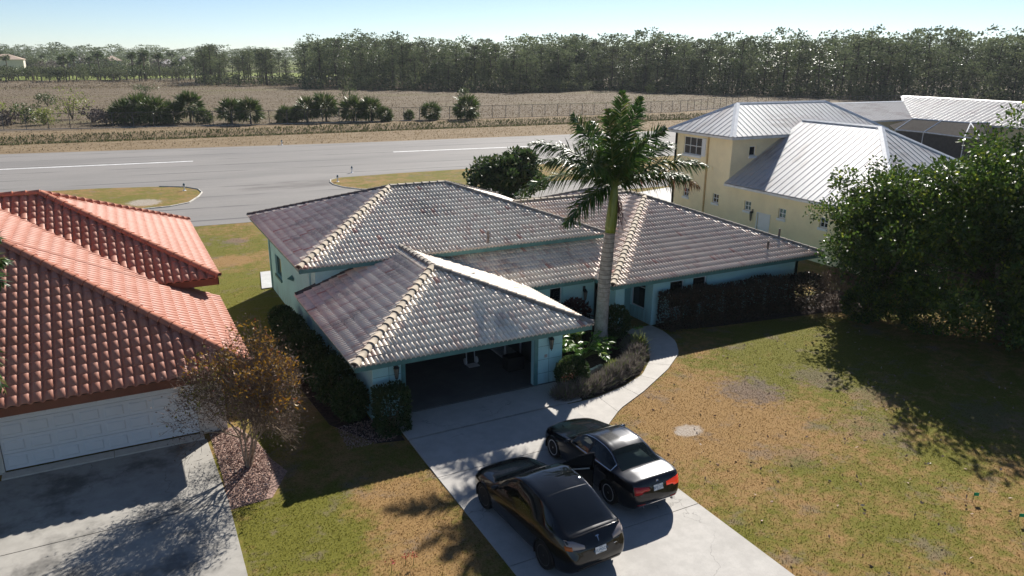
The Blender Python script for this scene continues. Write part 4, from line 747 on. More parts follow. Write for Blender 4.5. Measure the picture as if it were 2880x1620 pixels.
leafobj('crown', lv, L['myrtle'], CMt); sel = np.where((tp[:, 0] < 2.2) & (tp[:, 2] > 2.1))[0]; leafobj('green_leaves', [leaves(tp[sel]+rng.normal(size=(len(sel), 3))*.12, rdir(len(sel)), .10, .05) for _ in range(4)], L['myrtle_green'], CMt)
# --- shrubs
def shrub(name, c, r, n, m, label, cat_='shrub', group=None, box=False, L_=.10, W_=.06, up=.3, stems=True, shell=.5):
    """c = base centre, r = half sizes (x, y, z)"""
    T = empty(name, (c[0], c[1], 0)); tag(T, label, cat_, group); r = np.array(r, float)
    if box:
        P = (rng.random((n, 3))*2-1); ax = rng.integers(0, 3, n); sg = np.where(rng.random(n) < .5, -1, 1); ins = rng.random(n)**2*.35; P[np.arange(n), ax] = sg*(1-ins); D = np.zeros((n, 3)); D[np.arange(n), ax] = sg
        f = np.maximum(0, np.linalg.norm(P[:, :2], axis=1)-1.22)[:, None]; P[:, :2] *= (1-.5*f); P += rng.normal(size=P.shape)*.03; Q = np.array([c[0], c[1], c[2]+r[2]])+P*r; lv = [leaves(Q, D+rdir(n)*.8+np.array([0, 0, up]), L_*(.7+.6*rng.random(n)), W_*(.7+.6*rng.random(n)))]
    else: lv = [blob_leaves((c[0], c[1], c[2]+r[2]), r, n, L_, W_, up, shell)]
    if stems:
        k = MB()
        for _ in range(6):
            a = np.array([c[0]+rng.normal()*r[0]*.12, c[1]+rng.normal()*r[1]*.12, c[2]]); b = np.array([c[0]+rng.uniform(-.7, .7)*r[0], c[1]+rng.uniform(-.7, .7)*r[1], c[2]+r[2]*1.5]); k.tube([a, (a+b)/2+rng.normal(size=3)*.05, b], [.02, .014, .006], 4, cap=False)
        k.build('stem', MT['bark'], T)
    leafobj('foliage', lv, m, T); return T
shrub('clipped_shrub', (6.92, 21.25, 0), (.50, .46, .72), 3800, L['bush'], 'clipped square dark shrub at the left pier of the open garage', box=True, L_=.10, W_=.065)
shrub('clipped_shrub', (13.85, 21.35, 0), (.62, .58, .62), 3800, L['bush'], 'rounded dark clipped shrub at the right pier of the open garage', L_=.10, W_=.065, shell=.7)
for i, x in enumerate(np.linspace(21.6, 29.2, 7)):
    shrub('hedge', (x, 24.85-.08*i, 0), (.72, .52, .80+.04*math.sin(i*2)), 3600, L['hedge'], ['leftmost', 'second from the left', 'third from the left', 'middle', 'third from the right', 'second from the right', 'rightmost'][i]+' bush of the dark hedge under the bedroom windows', 'hedge', 'hedge along the bedroom wing', True, .11, .06)
for i, (x, y, r, h) in enumerate(((5.75, 32.6, .55, .5), (5.7, 30.9, .7, .6), (5.55, 29.1, .7, .7), (5.6, 27.4, .75, .8), (5.75, 25.7, .7, .75), (5.8, 24.1, .75, .85), (5.95, 22.6, .6, .7))):
    shrub('side_shrub', (x, y, 0), (r, r*1.15, h), 2400, L['bush'], 'dark shrub %s along the shaded left wall of the turquoise house' % ['farthest back', 'second from the back', 'third from the back', 'midway', 'third from the front', 'second from the front', 'nearest the garage'][i], 'shrub', 'shrubs along the left wall', False, .12, .08)
shrub('croton', (16.0, 25.3, 0), (.75, .6, .68), 1500, L['croton'], 'yellow green croton bush behind the garage roof corner', L_=.17, W_=.08)
shrub('maroon_shrub', (17.0, 26.2, 0), (.8, .5, .8), 1500, L['redl'], 'maroon leaved shrub under the entrance wall lantern', L_=.15, W_=.08); shrub('dark_shrub', (18.3, 24.9, 0), (.62, .6, .75), 2200, L['bush'], 'dark shrub right of the palm trunk by the front door', L_=.12, W_=.08); shrub('dark_shrub', (15.1, 24.6, 0), (.8, .7, .5), 1800, L['bush'], 'dark shrub between the garage and the palm trunk', L_=.12, W_=.08)
def philodendron(c, n, label):
    T = empty('philodendron', c); tag(T, label, 'plant'); k = MB(); parts = []
    for i in range(n):
        a = rng.random()*6.28; e = .35+.75*rng.random(); d = np.array([math.cos(a)*math.cos(e), math.sin(a)*math.cos(e), math.sin(e)]); Ln = .7+.5*rng.random(); p = np.array(c, float); q = p+d*Ln; k.tube([p, (p+q)/2+np.array([0, 0, .08]), q], [.016, .012, .008], 4, cap=False)
        dn = d.copy(); dn[2] -= .8; dn /= np.linalg.norm(dn); sd = np.cross(dn, zz); sd /= np.linalg.norm(sd); B = []; Dd = []; Ll = []
        for j in range(7):
            for s_ in (-1, 1): B.append(q+dn*.07*j); Dd.append(dn*.7+sd*s_+rng.normal(size=3)*.1); Ll.append(.26*(1-.09*j)+.05)
        B.append(q+dn*.3); Dd.append(dn); Ll.append(.28); parts.append(leaves(np.array(B), np.array(Dd), np.array(Ll), .075))
    k.build('stem', MT['stem'], T); leafobj('foliage', parts, L['philo'], T)
philodendron((15.75, 23.5, .02), 34, 'bright green philodendron with cut leaves at the foot of the palm')
philodendron((17.6, 23.75, .02), 8, 'small philodendron tuft right of the palm trunk')
def twiggy(c, r, n, m, label, group, Ln=.28):
    T = empty('dry_lavender', (c[0], c[1], 0)); tag(T, label, 'plant', group); r = np.array(r); d = rdir(n, .6); d[:, 2] = abs(d[:, 2]); P = np.array(c)+d*r*(rng.random(n)**.5)[:, None]*.85
    leafobj('foliage', [leaves(P, d*.7+rng.normal(size=(n, 3))*.35+np.array([0, 0, .6]), Ln*(.6+.8*rng.random(n)), .022), leaves(P, rdir(n, .5), .07, .03)], m, T)
ed = lerpc([(13.25, 20.62), (14.1, 20.65), (15.45, 21.0), (16.7, 21.55), (17.85, 22.55), (18.4, 23.5)], np.linspace(0, 1, 11))
for i, p in enumerate(ed):
    twiggy((p[0]-.08, p[1]+.12, 0), (.52, .45, .5+.12*math.sin(i*1.7)), 1500, L['laven'], 'greyish dry lavender clump in the walkway border, %s from the driveway' % ['first', 'second', 'third', 'fourth', 'fifth', 'sixth', 'seventh', 'eighth', 'ninth', 'tenth', 'eleventh'][i], 'lavender border of the entrance bed')
twiggy((16.0, 21.75, 0), (.4, .35, .45), 500, L['lime'], 'lime green clump with orange tips in the lavender border', None); twiggy((18.1, 23.0, 0), (.35, .3, .8), 500, L['lime'], 'tall lime green stems at the bend of the walkway', None, .4)
for i, (x, y, a) in enumerate(((13.75, 21.5, .5), (14.25, 21.72, .4), (14.75, 21.98, .5), (15.25, 22.2, .3), (15.75, 22.4, .35))):
    o = MB().obox((x-.24*math.cos(a), y-.24*math.sin(a)-.06, 0), (math.cos(a), math.sin(a), 0), (-math.sin(a), math.cos(a), 0), (0, 0, 1), .48, .14, .13+.02*(i % 2)); o = o.build('edging_stone', MT['stone']); tag(o, 'pale edging stone in the entrance bed, %s from the garage' % ['first', 'second', 'third', 'fourth', 'fifth'][i], 'stone', 'curved stone edging'); MB().box(x-.1, x+.05, y-.05, y+.05, .1, .155).build('chip', MT['stone'], o)
k = MB(); 
for j in range(3): k.tube([(14.9+.28*math.cos(q)*(1+.1*j)+.05*q, 22.75+.28*math.sin(q), .08+.03*j) for q in np.linspace(0, 5.5, 16)], .014, 5, cap=False)
tag(k.build('garden_hose', MT['stone']), 'loose coil of pale garden hose in the entrance bed', 'hose')
for i, (x, y, r, h) in enumerate(((31.2, 19.2, 1.3, .9), (33.6, 15.6, 1.3, .8), (36.2, 14.6, 1.4, .8), (29.9, 21.6, 1.0, .8), (38.5, 13.8, 1.3, .9))):
    shrub('understory_shrub', (x, y, 0), (r, r, h), 2200, L['oak'], 'dark low shrub under the big right hand tree, %s' % ['left of its trunk', 'just in front of its trunk', 'right of its trunk', 'nearest the bare bush', 'at the right photo edge'][i], 'shrub', 'shrubs under the big tree', L_=.15, W_=.09)
shrub('bare_bush', (30.4, 23.4, 0), (1.15, 1.0, 1.0), 3000, L['myrtle_dry'], 'reddish bare bush at the right end of the dark hedge', L_=.22, W_=.035)
# gravel chips, dead leaves
n = 5200; P = np.c_[1.62+1.6*rng.random(n), 18.95+4.75*rng.random(n), .015+.02*rng.random(n)]; P = P[(P[:, 0] < 2.3+.75*np.sin((P[:, 1]-18.6)/5*3.14))]; V, Fc, R = leaves(P, rdir(len(P), .2), .05, .045); o = link('gravel', np_mesh('gravel', V, Fc, L['chips'], R)); tag(o, 'pink and tan gravel around the crepe myrtle', 'gravel', kind='stuff')
n = 1500; P = np.c_[5.3+1.6*rng.random(n), 20.6+1.6*rng.random(n), .02+.02*rng.random(n)]; V, Fc, R = leaves(P, rdir(n, .2), .05, .045); o = link('gravel', np_mesh('gravel', V, Fc, L['chips'], R)); tag(o, 'pale gravel scattered by the left corner of the garage', 'gravel', kind='stuff')
# lawn blades
def blades(name, regions, dens, h, m, label, bw_=.012):
    Vs, Rs = [], []
    for x0_, x1_, y0_, y1_, dn, keep in regions:
        n = int((x1_-x0_)*(y1_-y0_)*dn); P = np.c_[x0_+(x1_-x0_)*rng.random(n), y0_+(y1_-y0_)*rng.random(n), np.zeros(n)]; P = P[keep(P[:, 0], P[:, 1])]; n = len(P)
        a = rng.random(n)*6.28; S = np.c_[np.cos(a), np.sin(a), np.zeros(n)]*bw_*(.6+.8*rng.random(n))[:, None]; T = P+np.c_[rng.normal(size=(n, 2))*h*.5, h*(.4+.9*rng.random(n))]; Vs.append(np.stack([P-S, P+S, T], 1).reshape(-1, 3)); Rs.append(np.repeat(rng.random(n), 3))
    V = np.concatenate(Vs); o = link(name, np_mesh(name, V, np.arange(len(V)).reshape(-1, 3), m, np.concatenate(Rs))); tag(o, label, 'grass', kind='stuff')
def infront(x, y): return ~(((x > 12.94) & (x < 21.0) & (y > np.interp(x, [p[0] for p in outer[:8]], [p[1] for p in outer[:8]])-.02)))
blades('grass', [(12.98, 31, 7, 25, 420, lambda x, y: infront(x, y) & ~((np.hypot(x-15.5, (y-16.85)*1.4) < .5) & (rng.random(len(x)) < .93)) & ~((y > 23.4+.2*(29-x)) & (x > 21))), (31, 42, 7, 17, 150, lambda x, y: x > 0), (1.66, 7.1, 7, 22, 480, lambda x, y: (x > np.where(y > 18.9, 3.0, 1.66)) & ~((y > 20.4) & (x > 5.2))), (3.2, 6.4, 22, 40, 250, lambda x, y: ~((x > 5.2) & (y < 33))), (2, 8, 40, 56, 100, lambda x, y: x > 0)], 1, .026, MT['tuft'], 'short patchy lawn grass, part green and part dried tan')
n = 330; P = np.c_[13.2+16*rng.random(n), 8+14*rng.random(n), .02+.02*rng.random(n)]; P = P[infront(P[:, 0], P[:, 1])]; V, Fc, R = leaves(P, rdir(len(P), .3), .09+.06*rng.random(len(P)), .06); o = link('fallen_leaves', np_mesh('fallen_leaves', V, Fc, L['chips'], R)); tag(o, 'dry fallen leaves scattered over the front lawn', 'leaves', kind='stuff')
for i, (px_, py_) in enumerate(((2735, 1410), (2862, 1470))):
    p = G(px_, py_); o = MB().tube([(p[0], p[1], 0), (p[0], p[1], .28)], .008, 4).build('marker_flag', MT['stem']); tag(o, 'small green marker flag on the lawn, %s' % ['farther from the photo edge', 'nearest the right photo edge'][i], 'flag', 'green marker flags'); MB().obox((p[0]-.0, p[1], .18), (.8, -.6, 0), (0, 0, 1), (.6, .8, 0), .13, .1, .004).build('flag_cloth', NT('green_flag').fin((.0, .35, .16), .5), o)
for i, (px_, py_) in enumerate(((1101, 1610), (1140, 1592), (1163, 1588))):
    p = G(px_, py_); T = empty('red_flower', (p[0], p[1], 0)); tag(T, 'small red flower stalk in the lawn strip, %s' % ['leftmost', 'middle', 'rightmost'][i], 'flower', 'red flowers at the bottom edge'); MB().tube([(p[0], p[1], 0), (p[0]+.03, p[1], .3)], .008, 4).build('stem', MT['stem'], T); leafobj('petals', [leaves(np.tile([[p[0]+.03, p[1], .26]], (24, 1))+rng.normal(size=(24, 3))*.04, rdir(24, .4), .05, .025)], L['flower'], T)
# ---------------------------------------------------------------- airfield edge: fence, lights, palms, marsh
fpx = [(-40, 368), (0, 367), (700, 352), (1300, 335), (1900, 315), (2080, 300), (2170, 292), (2500, 270)]
fl = [G(*p)[:2] for p in fpx]; fl[-2] = np.array([175., 140.]); fl[-1] = np.array([240., 138.]); fl[0] = np.array([-60., 144.])
FE = empty('chain_link_fence', (fl[2][0], fl[2][1], 0)); tag(FE, 'long chain link fence on dark posts between the airstrip and the marsh', 'fence')
fm = NT('chain_link_mesh'); tb = fm.n('BsdfTransparent'); mx = fm.n('MixShader'); fm.fin((.10, .10, .10), .6, .3); wv = fm.n('TexWave'); mx.inputs[0].default_value = .08; fm.l(tb.outputs[0], mx.inputs[1]); fm.l(fm.b.outputs[0], mx.inputs[2]); fm.l(mx.outputs[0], fm.out.inputs[0])
pm_ = MB().tube([(0, 0, -.1), (0, 0, 2.45)], .055, 6).mesh('post', MT['fence']); F_ = np.array(fl); cum = np.r_[0, np.cumsum(np.linalg.norm(np.diff(F_, axis=0), axis=1))]
for s_ in np.arange(0, cum[-1], 3.05):
    x, y = np.interp(s_, cum, F_[:, 0]), np.interp(s_, cum, F_[:, 1]); o = bpy.data.objects.new('post', pm_); COL.objects.link(o); o.location = (x, y, 0); par(o, FE)
MB().tube([(*p, 2.42) for p in F_], .035, 5).build('top_rail', MT['fence'], FE); MB().tube([(*p, .06) for p in F_], .05, 5).build('bottom_rail', MT['stone'], FE)
k = MB()
for a, b in zip(F_[:-1], F_[1:]): k.add([(*a, .05), (*b, .05), (*b, 2.4), (*a, 2.4)], [(0, 1, 2, 3)])
k.build('chain_link', fm.m, FE)
for i, (px_, py_, lab) in enumerate(((793, 408, 'beyond the far edge of the runway'), (519, 537, 'at the tip of the left grass island'), (950, 512, 'at the tip of the right grass island'), (990, 486, 'on the runway edge of the right grass island'))):
    p = G(px_, py_); T = empty('runway_light', (p[0], p[1], 0)); tag(T, 'small white runway edge light '+lab, 'light', 'runway lights'); MB().lathe([(.16, 0), (.16, .05), (.05, .08), (.05, .36), (.11, .38), (.11, .5)], tuple(p), 10).build('stake', MT['white'], T); MB().lathe([(.09, .5), (.10, .56), (.05, .68)], tuple(p), 10).build('lens', MT['pane_blue'], T)
def fan_palm(c, r, n, trunk_h=0.):
    """fan palm head: bundles of stiff blades on stalks"""
    parts = []; c = np.array(c, float)
    for i in range(n):
        d = rdir(1, .25)[0]; d[2] = max(d[2], -.55); s_ = c+d*r*.45*random.uniform(.7, 1.2); m = 9; D = d+rng.normal(size=(m, 3))*.45; D[:, 2] -= .15; parts.append(leaves(np.tile(s_, (m, 1)), D, r*.62*(.7+.5*rng.random(m)), r*.075)); parts.append(leaves(c[None], d[None], r*.5, .05))
    return parts
fans = {}
def add_fan(name, px_, py_, r, label, cat_, group, trunk=0., m='sabal', n=80):
    r *= 1.25; trunk *= .5
    p = G(px_, py_); T = empty(name, (p[0], p[1], 0)); tag(T, label, cat_, group)
    parts = fan_palm((p[0], p[1], trunk+r*.62), r, n); leafobj('crown', parts, L[m], T); MB().tube([(p[0], p[1], 0), (p[0], p[1], trunk+r*.5)], [.2, .16], 7).build('trunk', MT['bark'], T)
row = [(352, 348, 2.2, 0), (395, 346, 2.6, .3), (440, 350, 2.3, .6), (480, 347, 2.0, 0), (537, 345, 2.2, 2.2), (575, 347, 1.4, 0), (652, 347, 2.1, .9), (706, 349, 2.1, .9), (800, 345, 1.5, 0), (835, 343, 1.4, .2), (865, 343, 2.0, 1.2), (918, 342, 2.3, 1.9), (995, 341, 2.3, .6), (1045, 341, 2.1, .8), (1083, 341, 1.4, 0), (1151, 338, 1.0, 0), (1212, 337, 1.7, .3), (1313, 336, 2.3, .6)]
ords = 'first second third fourth fifth sixth seventh eighth ninth tenth eleventh twelfth thirteenth fourteenth fifteenth sixteenth seventeenth eighteenth'.split()
for i, (a, b, r, th2) in enumerate(row): add_fan('sabal_palm', a, b, r, 'bushy fan palm along the far fence, %s from the left' % ords[i], 'palm', 'fan palms along the fence', th2)
def bushy(name, px_, py_, r, m, label, cat_, group, n=420, Ls=.4, Ws=.22, low=0.):
    p = G(px_, py_); T = empty(name, (p[0], p[1], 0)); tag(T, label, cat_, group); parts = []
    for _ in range(9): q = np.array([p[0], p[1], low+r[2]])+rdir(1)[0]*np.array(r)*.6; parts.append(blob_leaves(q, np.array(r)*.5, n//9, Ls, Ws, .2, .2))
    leafobj('crown', parts, L[m], T); k = MB()
    for _ in range(4): k.tube([(p[0], p[1], 0), (p[0]+rng.normal()*r[0]*.3, p[1]+rng.normal()*r[1]*.3, low+r[2]*1.3)], [.12, .04], 5, cap=False)
    k.build('trunk', MT['bark'], T)
for i, (a, b, r, m) in enumerate(((25, 345, (3.4, 2.5, 2.0), 'lime'), (75, 345, (2.6, 2, 1.8), 'sabal'), (130, 350, (2.6, 2, 1.4), 'lime'), (205, 335, (3.9, 3, 2.9), 'lime'), (262, 345, (2.6, 2, 1.7), 'grey'), (300, 350, (2.4, 2, 1.3), 'grey'), (20, 352, (2.5, 2, 1.2), 'grey'))):
    bushy('marsh_shrub', a, b, r, m, '%s shrub behind the fence at the far left, %s from the left edge' % ({'lime': 'lime green', 'sabal': 'dark green', 'grey': 'bare grey'}[m], ords[[1, 2, 3, 4, 5, 6, 0][i]]), 'shrub', 'shrubs behind the fence', 520)
bushy('marsh_shrub', 412, 262, (4.2, 3, 1.5), 'sabal', 'lone dark green shrub in the middle of the brown marsh', 'shrub', None); bushy('marsh_shrub', 135, 299, (2.6, 2, 1.5), 'sabal', 'small dark shrub in the marsh above the lime green bushes', 'shrub', None); bushy('marsh_shrub', 1305, 268, (2.0, 2, 1.2), 'sabal', 'low dark shrub in the marsh below the pine wood', 'shrub', None); bushy('marsh_shrub', 1830, 262, (2.2, 2, 1.4), 'lime', 'low olive shrub in the marsh right of the royal palm', 'shrub', None)
bushy('young_tree', 980, 322, (2.6, 2, 2.2), 'pine', 'thin young tree with a grey trunk behind the fence palms', 'tree', None, 260, .35, .2, 2.2)
# reeds of the marsh, ditch weeds, dry tufts (nobody could count them)
def tufts(name, n, xr, yr, h, w_, m, label, cat_, keepf=None, zf=None, pw=1.):
    x = xr[0]+(xr[1]-xr[0])*rng.random(n); y = yr[0]+(yr[1]-yr[0])*rng.random(n)**pw; P = np.c_[x, y, np.zeros(n)]
    if keepf: P = P[keepf(P[:, 0], P[:, 1])]
    if zf: P[:, 2] = [zf(v) for v in P[:, 1]]
    n = len(P); cl = rng.normal(size=(n, 3))*.3; cl[:, 2] = 1
    V, Fc, R = leaves(P, cl, h*(.4+.9*rng.random(n)), w_*(.6+.8*rng.random(n))); o = link(name, np_mesh(name, V, Fc, m, R)); tag(o, label, cat_, kind='stuff')
fy = lambda x: np.interp(x, F_[:, 0], F_[:, 1])
tufts('marsh_reeds', 60000, (-60, 260), (139, 330), .24, .2, L['reed'], 'brown dry reeds covering the marsh beyond the fence', 'reeds', lambda x, y: (y > fy(x)+1) & (x < .9*y+40) & (x > -.16*y-6), pw=1.25)
tufts('marsh_reeds', 9000, (-80, 130), (300, 400), .5, .4, L['reed'], 'brown dry reeds at the far side of the marsh', 'reeds')
tufts('ditch_weeds', 20000, (-25, 190), (119.0, 130.5), .38, .16, L['weed'], 'dark green weeds growing along the drainage ditch', 'weeds', zf=gz)
tufts('dry_tufts', 22000, (-25, 170), (103.5, 140), .14, .16, L['straw'], 'dry tan grass tufts beside the runway', 'grass', lambda x, y: (y > np.interp(x, [-12, 28, 58, 150], [108.6, 104.5, 103.1, 99.2])+.2) & (abs(y-124.5) > 5) & (y < fy(x)-.3))
# ---------------------------------------------------------------- pine wood
def pine_mesh(i, light=False):
    h = 1.; mb = MB(); x = rng.normal(size=2)*.012; mb.tube([(0, 0, 0), (x[0], x[1], .5), (x[0]*1.5, x[1]*2, .93)], [.0125, .009, .004], 5, cap=False); parts = []
    st = random.uniform(.16, .40); nb = 44 if not light else 20; nl = 16 if not light else 9
    for j in range(nb):
        z = st+(1-st)*rng.random()**.8; a = rng.random()*6.28; rr = .15*(1-((z-st)/(1-st)-.45)**2*1.5)*(.4+.7*rng.random()); c = np.array([rr*math.cos(a)+x[0], rr*math.sin(a)+x[1], z]); parts.append(blob_leaves(c, (.062, .062, .026), nl, .030 if not light else .042, .018 if not light else .028, .25, .1)); mb.tube([(x[0], x[1], z-.04), tuple(c)], [.004, .0015], 3, cap=False)
    return mb, parts
PV = []
for i in range(7):
    mb, parts = pine_mesh(i); V, Fc, R = cat(parts); PV.append((mb.mesh('trunk', MT['pine_bark']), np_mesh('crown', V, Fc, L['pine_dark' if i % 3 == 2 else ('sabal' if i == 4 else 'pine')], R)))
edge = np.array([G(a*1.118, b*1.118)[:2] for a, b in ((760, 224), (860, 225), (960, 227), (1050, 228), (1300, 234), (1400, 232), (1500, 226), (1700, 235), (1850, 240), (2000, 245), (2200, 252), (2500, 260), (2700, 266))])
ec = np.r_[0, np.cumsum(np.linalg.norm(np.diff(edge, axis=0), axis=1))]
def pine(x, y, h, wide=1.):
    v = random.choice(PV); T = empty('pine_tree', (x, y, 0), rng.random()*6.28); T.scale = (h*wide, h*wide, h); tag(T, 'tall slender slash pine in the dense wood behind the marsh', 'pine tree', 'pines of the wood behind the marsh')
    for nm, me in zip(('trunk', 'crown'), v): o = bpy.data.objects.new(nm, me); COL.objects.link(o); o.parent = T
    return T
def skyline(px_): return np.interp(px_, [500, 860, 1000, 1100, 1250, 1450, 1680, 1800, 2000, 2240, 2500, 2880], [118, 103, 95, 101, 114, 109, 103, 93, 99, 92, 86, 84])
def hgt(x, y):
    px_, _, _ = PX((x, y, 10)); want = skyline(px_); d = ray(px_, want); t = y/d[1]; return float(np.clip(HH+d[2]*t, 9, 22))
cnt = 0
for ring, (dep, num) in enumerate(((3, 85), (12, 75), (24, 70))):
    for i in range(num):
        s_ = ec[-1]*((i+rng.random()*.9)/num)*.97; x, y = np.interp(s_, ec, edge[:, 0]), np.interp(s_, ec, edge[:, 1]); d = np.array([x, y])/math.hypot(x, y); q = np.array([x, y])+d*(dep+rng.random()*10); pine(q[0], q[1], hgt(q[0], q[1])*(random.uniform(.34, .8), random.uniform(.45, .95), random.uniform(.66, 1.0))[ring], random.uniform(1.0, 1.7))
for i in range(46):     # the nearer clump left of the gap and scattered pines
    px_ = random.choice([random.uniform(560, 800), random.uniform(560, 820)]); p = G(px_, 236+random.uniform(-8, 4)); T = pine(p[0], p[1], random.uniform(9, 15.5), random.uniform(1.2, 1.7)); T['label'] = 'bushy pine in the separate clump left of the golf course gap'; T['group'] = 'pines of the left clump'
lm, lp = [], []
LT = [pine_mesh(i, True) for i in range(5)]; LTc = [cat(p) for m, p in LT]; parts, tk = [], MB()
for i in range(720):
    s_ = ec[-1]*rng.random(); x, y = np.interp(s_, ec, edge[:, 0]), np.interp(s_, ec, edge[:, 1]); d = np.array([x, y])/math.hypot(x, y); q = np.array([x, y])+d*(36+120*rng.random()**1.3); V, Fc, R = random.choice(LTc); h = hgt(q[0], q[1])*random.choice((random.uniform(.66, .86), random.uniform(.7, .92), random.uniform(.8, 1.08))); a = rng.random()*6.28; c_, s2_ = math.cos(a), math.sin(a); M = np.array([[c_, -s2_, 0], [s2_, c_, 0], [0, 0, 1]]); parts.append(((V*np.array([1.35*h, 1.35*h, h]))@M.T+np.array([q[0], q[1], 0]), Fc, R))
for i in range(520):    # distant belt on the left horizon
    px_ = random.uniform(-60, 1150); y = random.uniform(560, 1100); d = ray(px_, 160); x = d[0]/d[1]*y; V, Fc, R = random.choice(LTc); h = random.uniform(11, 18); parts.append((V*np.array([1.9*h, 1.9*h, h])+np.array([x, y, 0]), Fc, R))
V, Fc, R = cat(parts); o = link('pine_wood', np_mesh('pine_wood', V, Fc, L['pine'], R)); tag(o, 'deep mass of pine crowns filling the wood and the far horizon', 'wood', kind='stuff')
parts = []      # undergrowth at the foot of the wood and dark mass inside
for i in range(1500):
    s_ = ec[-1]*rng.random(); x, y = np.interp(s_, ec, edge[:, 0]), np.interp(s_, ec, edge[:, 1]); d = np.array([x, y])/math.hypot(x, y); dp_ = 75*rng.random()**1.4; q = np.array([x, y])+d*(-1+dp_); r = random.uniform(1.3, 2.4)+min(dp_*.12, 2.2); zc_ = r*.7+rng.random()*min(dp_*.25, 6.5); parts.append(blob_leaves((q[0], q[1], zc_), (r*1.2, r*1.2, r), 50, .8, .5, .2, .3))
for i in range(70): p = G(random.uniform(560, 830), 238+random.uniform(-8, 3)); r = random.uniform(1.2, 2.6); parts.append(blob_leaves((p[0], p[1], r*.7), (r*1.4, r*1.4, r), 48, .8, .5, .2, .4))
V, Fc, R = cat(parts); o = link('undergrowth', np_mesh('undergrowth', V, Fc, L['pine_dark'], R)); tag(o, 'dark shrubby undergrowth at the foot of the pine wood', 'undergrowth', kind='stuff')
# ---------------------------------------------------------------- far estate on the left: houses, trees, palms
def far_house(px0, px1, ytop, ybase, dist, m, label):
    d0, d1 = ray(px0, ybase), ray(px1, ybase); a = d0[:2]/d0[1]*dist; b = d1[:2]/d1[1]*dist; w_ = np.linalg.norm(b-a); c = (a+b)/2; dt = ray((px0+px1)/2, ytop); zt = HH+dt[2]/dt[1]*dist; zt = max(zt, 3.6); T = empty('far_house', (c[0], c[1], 0)); tag(T, label, 'house', 'houses of the far estate')
    x0_, x1_, y0_, y1_ = c[0]-w_/2, c[0]+w_/2, c[1], c[1]+14; ev = max(2.6, zt-2.6); MB().box(x0_+.6, x1_-.6, y0_+.6, y1_-.6, 0, ev-.05).build('wall', MT['far_wall'], T); r_ = min(7, w_/2-.5)
    MB().add([(x0_, y0_, ev), (x1_, y0_, ev), (x1_, y1_, ev), (x0_, y1_, ev), (x0_+r_, (y0_+y1_)/2, zt), (x1_-r_, (y0_+y1_)/2, zt)], [(0, 1, 5, 4), (1, 2, 5), (2, 3, 4, 5), (3, 0, 4), (3, 2, 1, 0)]).build('roof', m, T)
    for i in range(max(2, int(w_/5))): xx = x0_+w_*(i+.5)/max(2, int(w_/5)); MB().box(xx-.7, xx+.7, y0_+.52, y0_+.598, .9, 2.1).build('window', MT['pane'], T)
far_house(-40, 70, 152, 178, 470, MT['far_roof'], 'far tan roofed house at the left photo edge'); far_house(186, 232, 156, 172, 520, MT['far_roof2'], 'far house with a pale grey roof among the palms'); far_house(288, 345, 157, 173, 520, MT['far_roof'], 'far pale tan roofed house in the middle of the estate'); far_house(452, 506, 167, 188, 500, MT['far_roof2'], 'far house with a grey hip roof near the pine clump'); far_house(505, 536, 159, 176, 560, MT['far_roof2'], 'farthest house, right of the grey hip roof')
sheet('golf_green', [(-60, 430), (60, 430), (75, 470), (-70, 480)], .03, NT('golf_turf').fin((.22, .26, .06), .9, .1)); sheet('golf_green', [(95, 440), (125, 430), (150, 520), (105, 520)], .03, bpy.data.materials['golf_turf'])
sheet('pond', [(95, 400), (122, 396), (126, 408), (96, 412)], .04, NT('pond_water').fin((.10, .13, .16), .08, .5)); sheet('pond', [(38, 400), (58, 398), (60, 408), (38, 410)], .04, bpy.data.materials['pond_water'])
kinds = [('pine_dark', 'dark leafy tree at the edge of the far estate'), ('sabal', 'olive leafy tree at the edge of the far estate'), ('grey', 'bare greyish tree at the edge of the far estate')]
protos = []
for m, lab in kinds:
    parts = [blob_leaves(np.array([0, 0, .55])+rdir(1)[0]*np.array([.42, .42, .25]), (.25, .25, .2), 40, .085, .055, .2, .2) for _ in range(12)]; V, Fc, R = cat(parts); protos.append((np_mesh('crown', V, Fc, L[m], R), MB().tube([(0, 0, 0), (0, 0, .5)], [.04, .02], 5).mesh('trunk', MT['bark']), lab, m))
fp = fan_palm((0, 0, .86), .17, 40); V, Fc, R = cat(fp); fpm = (np_mesh('crown', V, Fc, L['sabal'], R), MB().tube([(0, 0, 0), (.01, 0, .8)], [.02, .014], 5).mesh('trunk', MT['bark']))
for i in range(150):
    px_ = random.uniform(-30, 560); dist = random.uniform(375, 440) if i < 95 else random.uniform(480, 560); d = ray(px_, 200); x = d[0]/d[1]*dist
    if i % 4 == 3 and i >= 20: c_, t_m, lab, g_, nm, h = fpm[0], fpm[1], 'slim palm rising among the far estate trees', 'palms of the far estate', 'tall_palm', random.uniform(8, 13.5)
    else:
        q = random.choice([protos[0]]*5+[protos[1]]) if i < 95 else random.choice(protos[:2]+[protos[0], protos[2]]); c_, t_m, lab, g_, nm, h = q[0], q[1], q[2], q[2].split(' at')[0]+'s of the far estate', 'estate_tree', random.uniform(3.5, 7.5) if i < 95 else random.uniform(6, 12)
    T = empty(nm, (x, dist, 0), rng.random()*6.28); T.scale = (h*1.25, h*1.25, h) if nm != 'tall_palm' else (h*1.3, h*1.3, h); tag(T, lab, 'palm' if nm == 'tall_palm' else 'tree', g_)
    for n2, me in (('crown', c_), ('trunk', t_m)): o = bpy.data.objects.new(n2, me); COL.objects.link(o); o.parent = T
p = G(2445, 100, 18.); d_ = ray(2447, 150); k = MB().tube([(d_[0]/d_[1]*420, 420, 0), (d_[0]/d_[1]*420, 420, HH+ray(2447, 74)[2]/d_[1]*420+0)], .25, 4); tag(k.build('radio_mast', MT['fence']), 'thin mast poking above the pine wood on the right', 'mast')
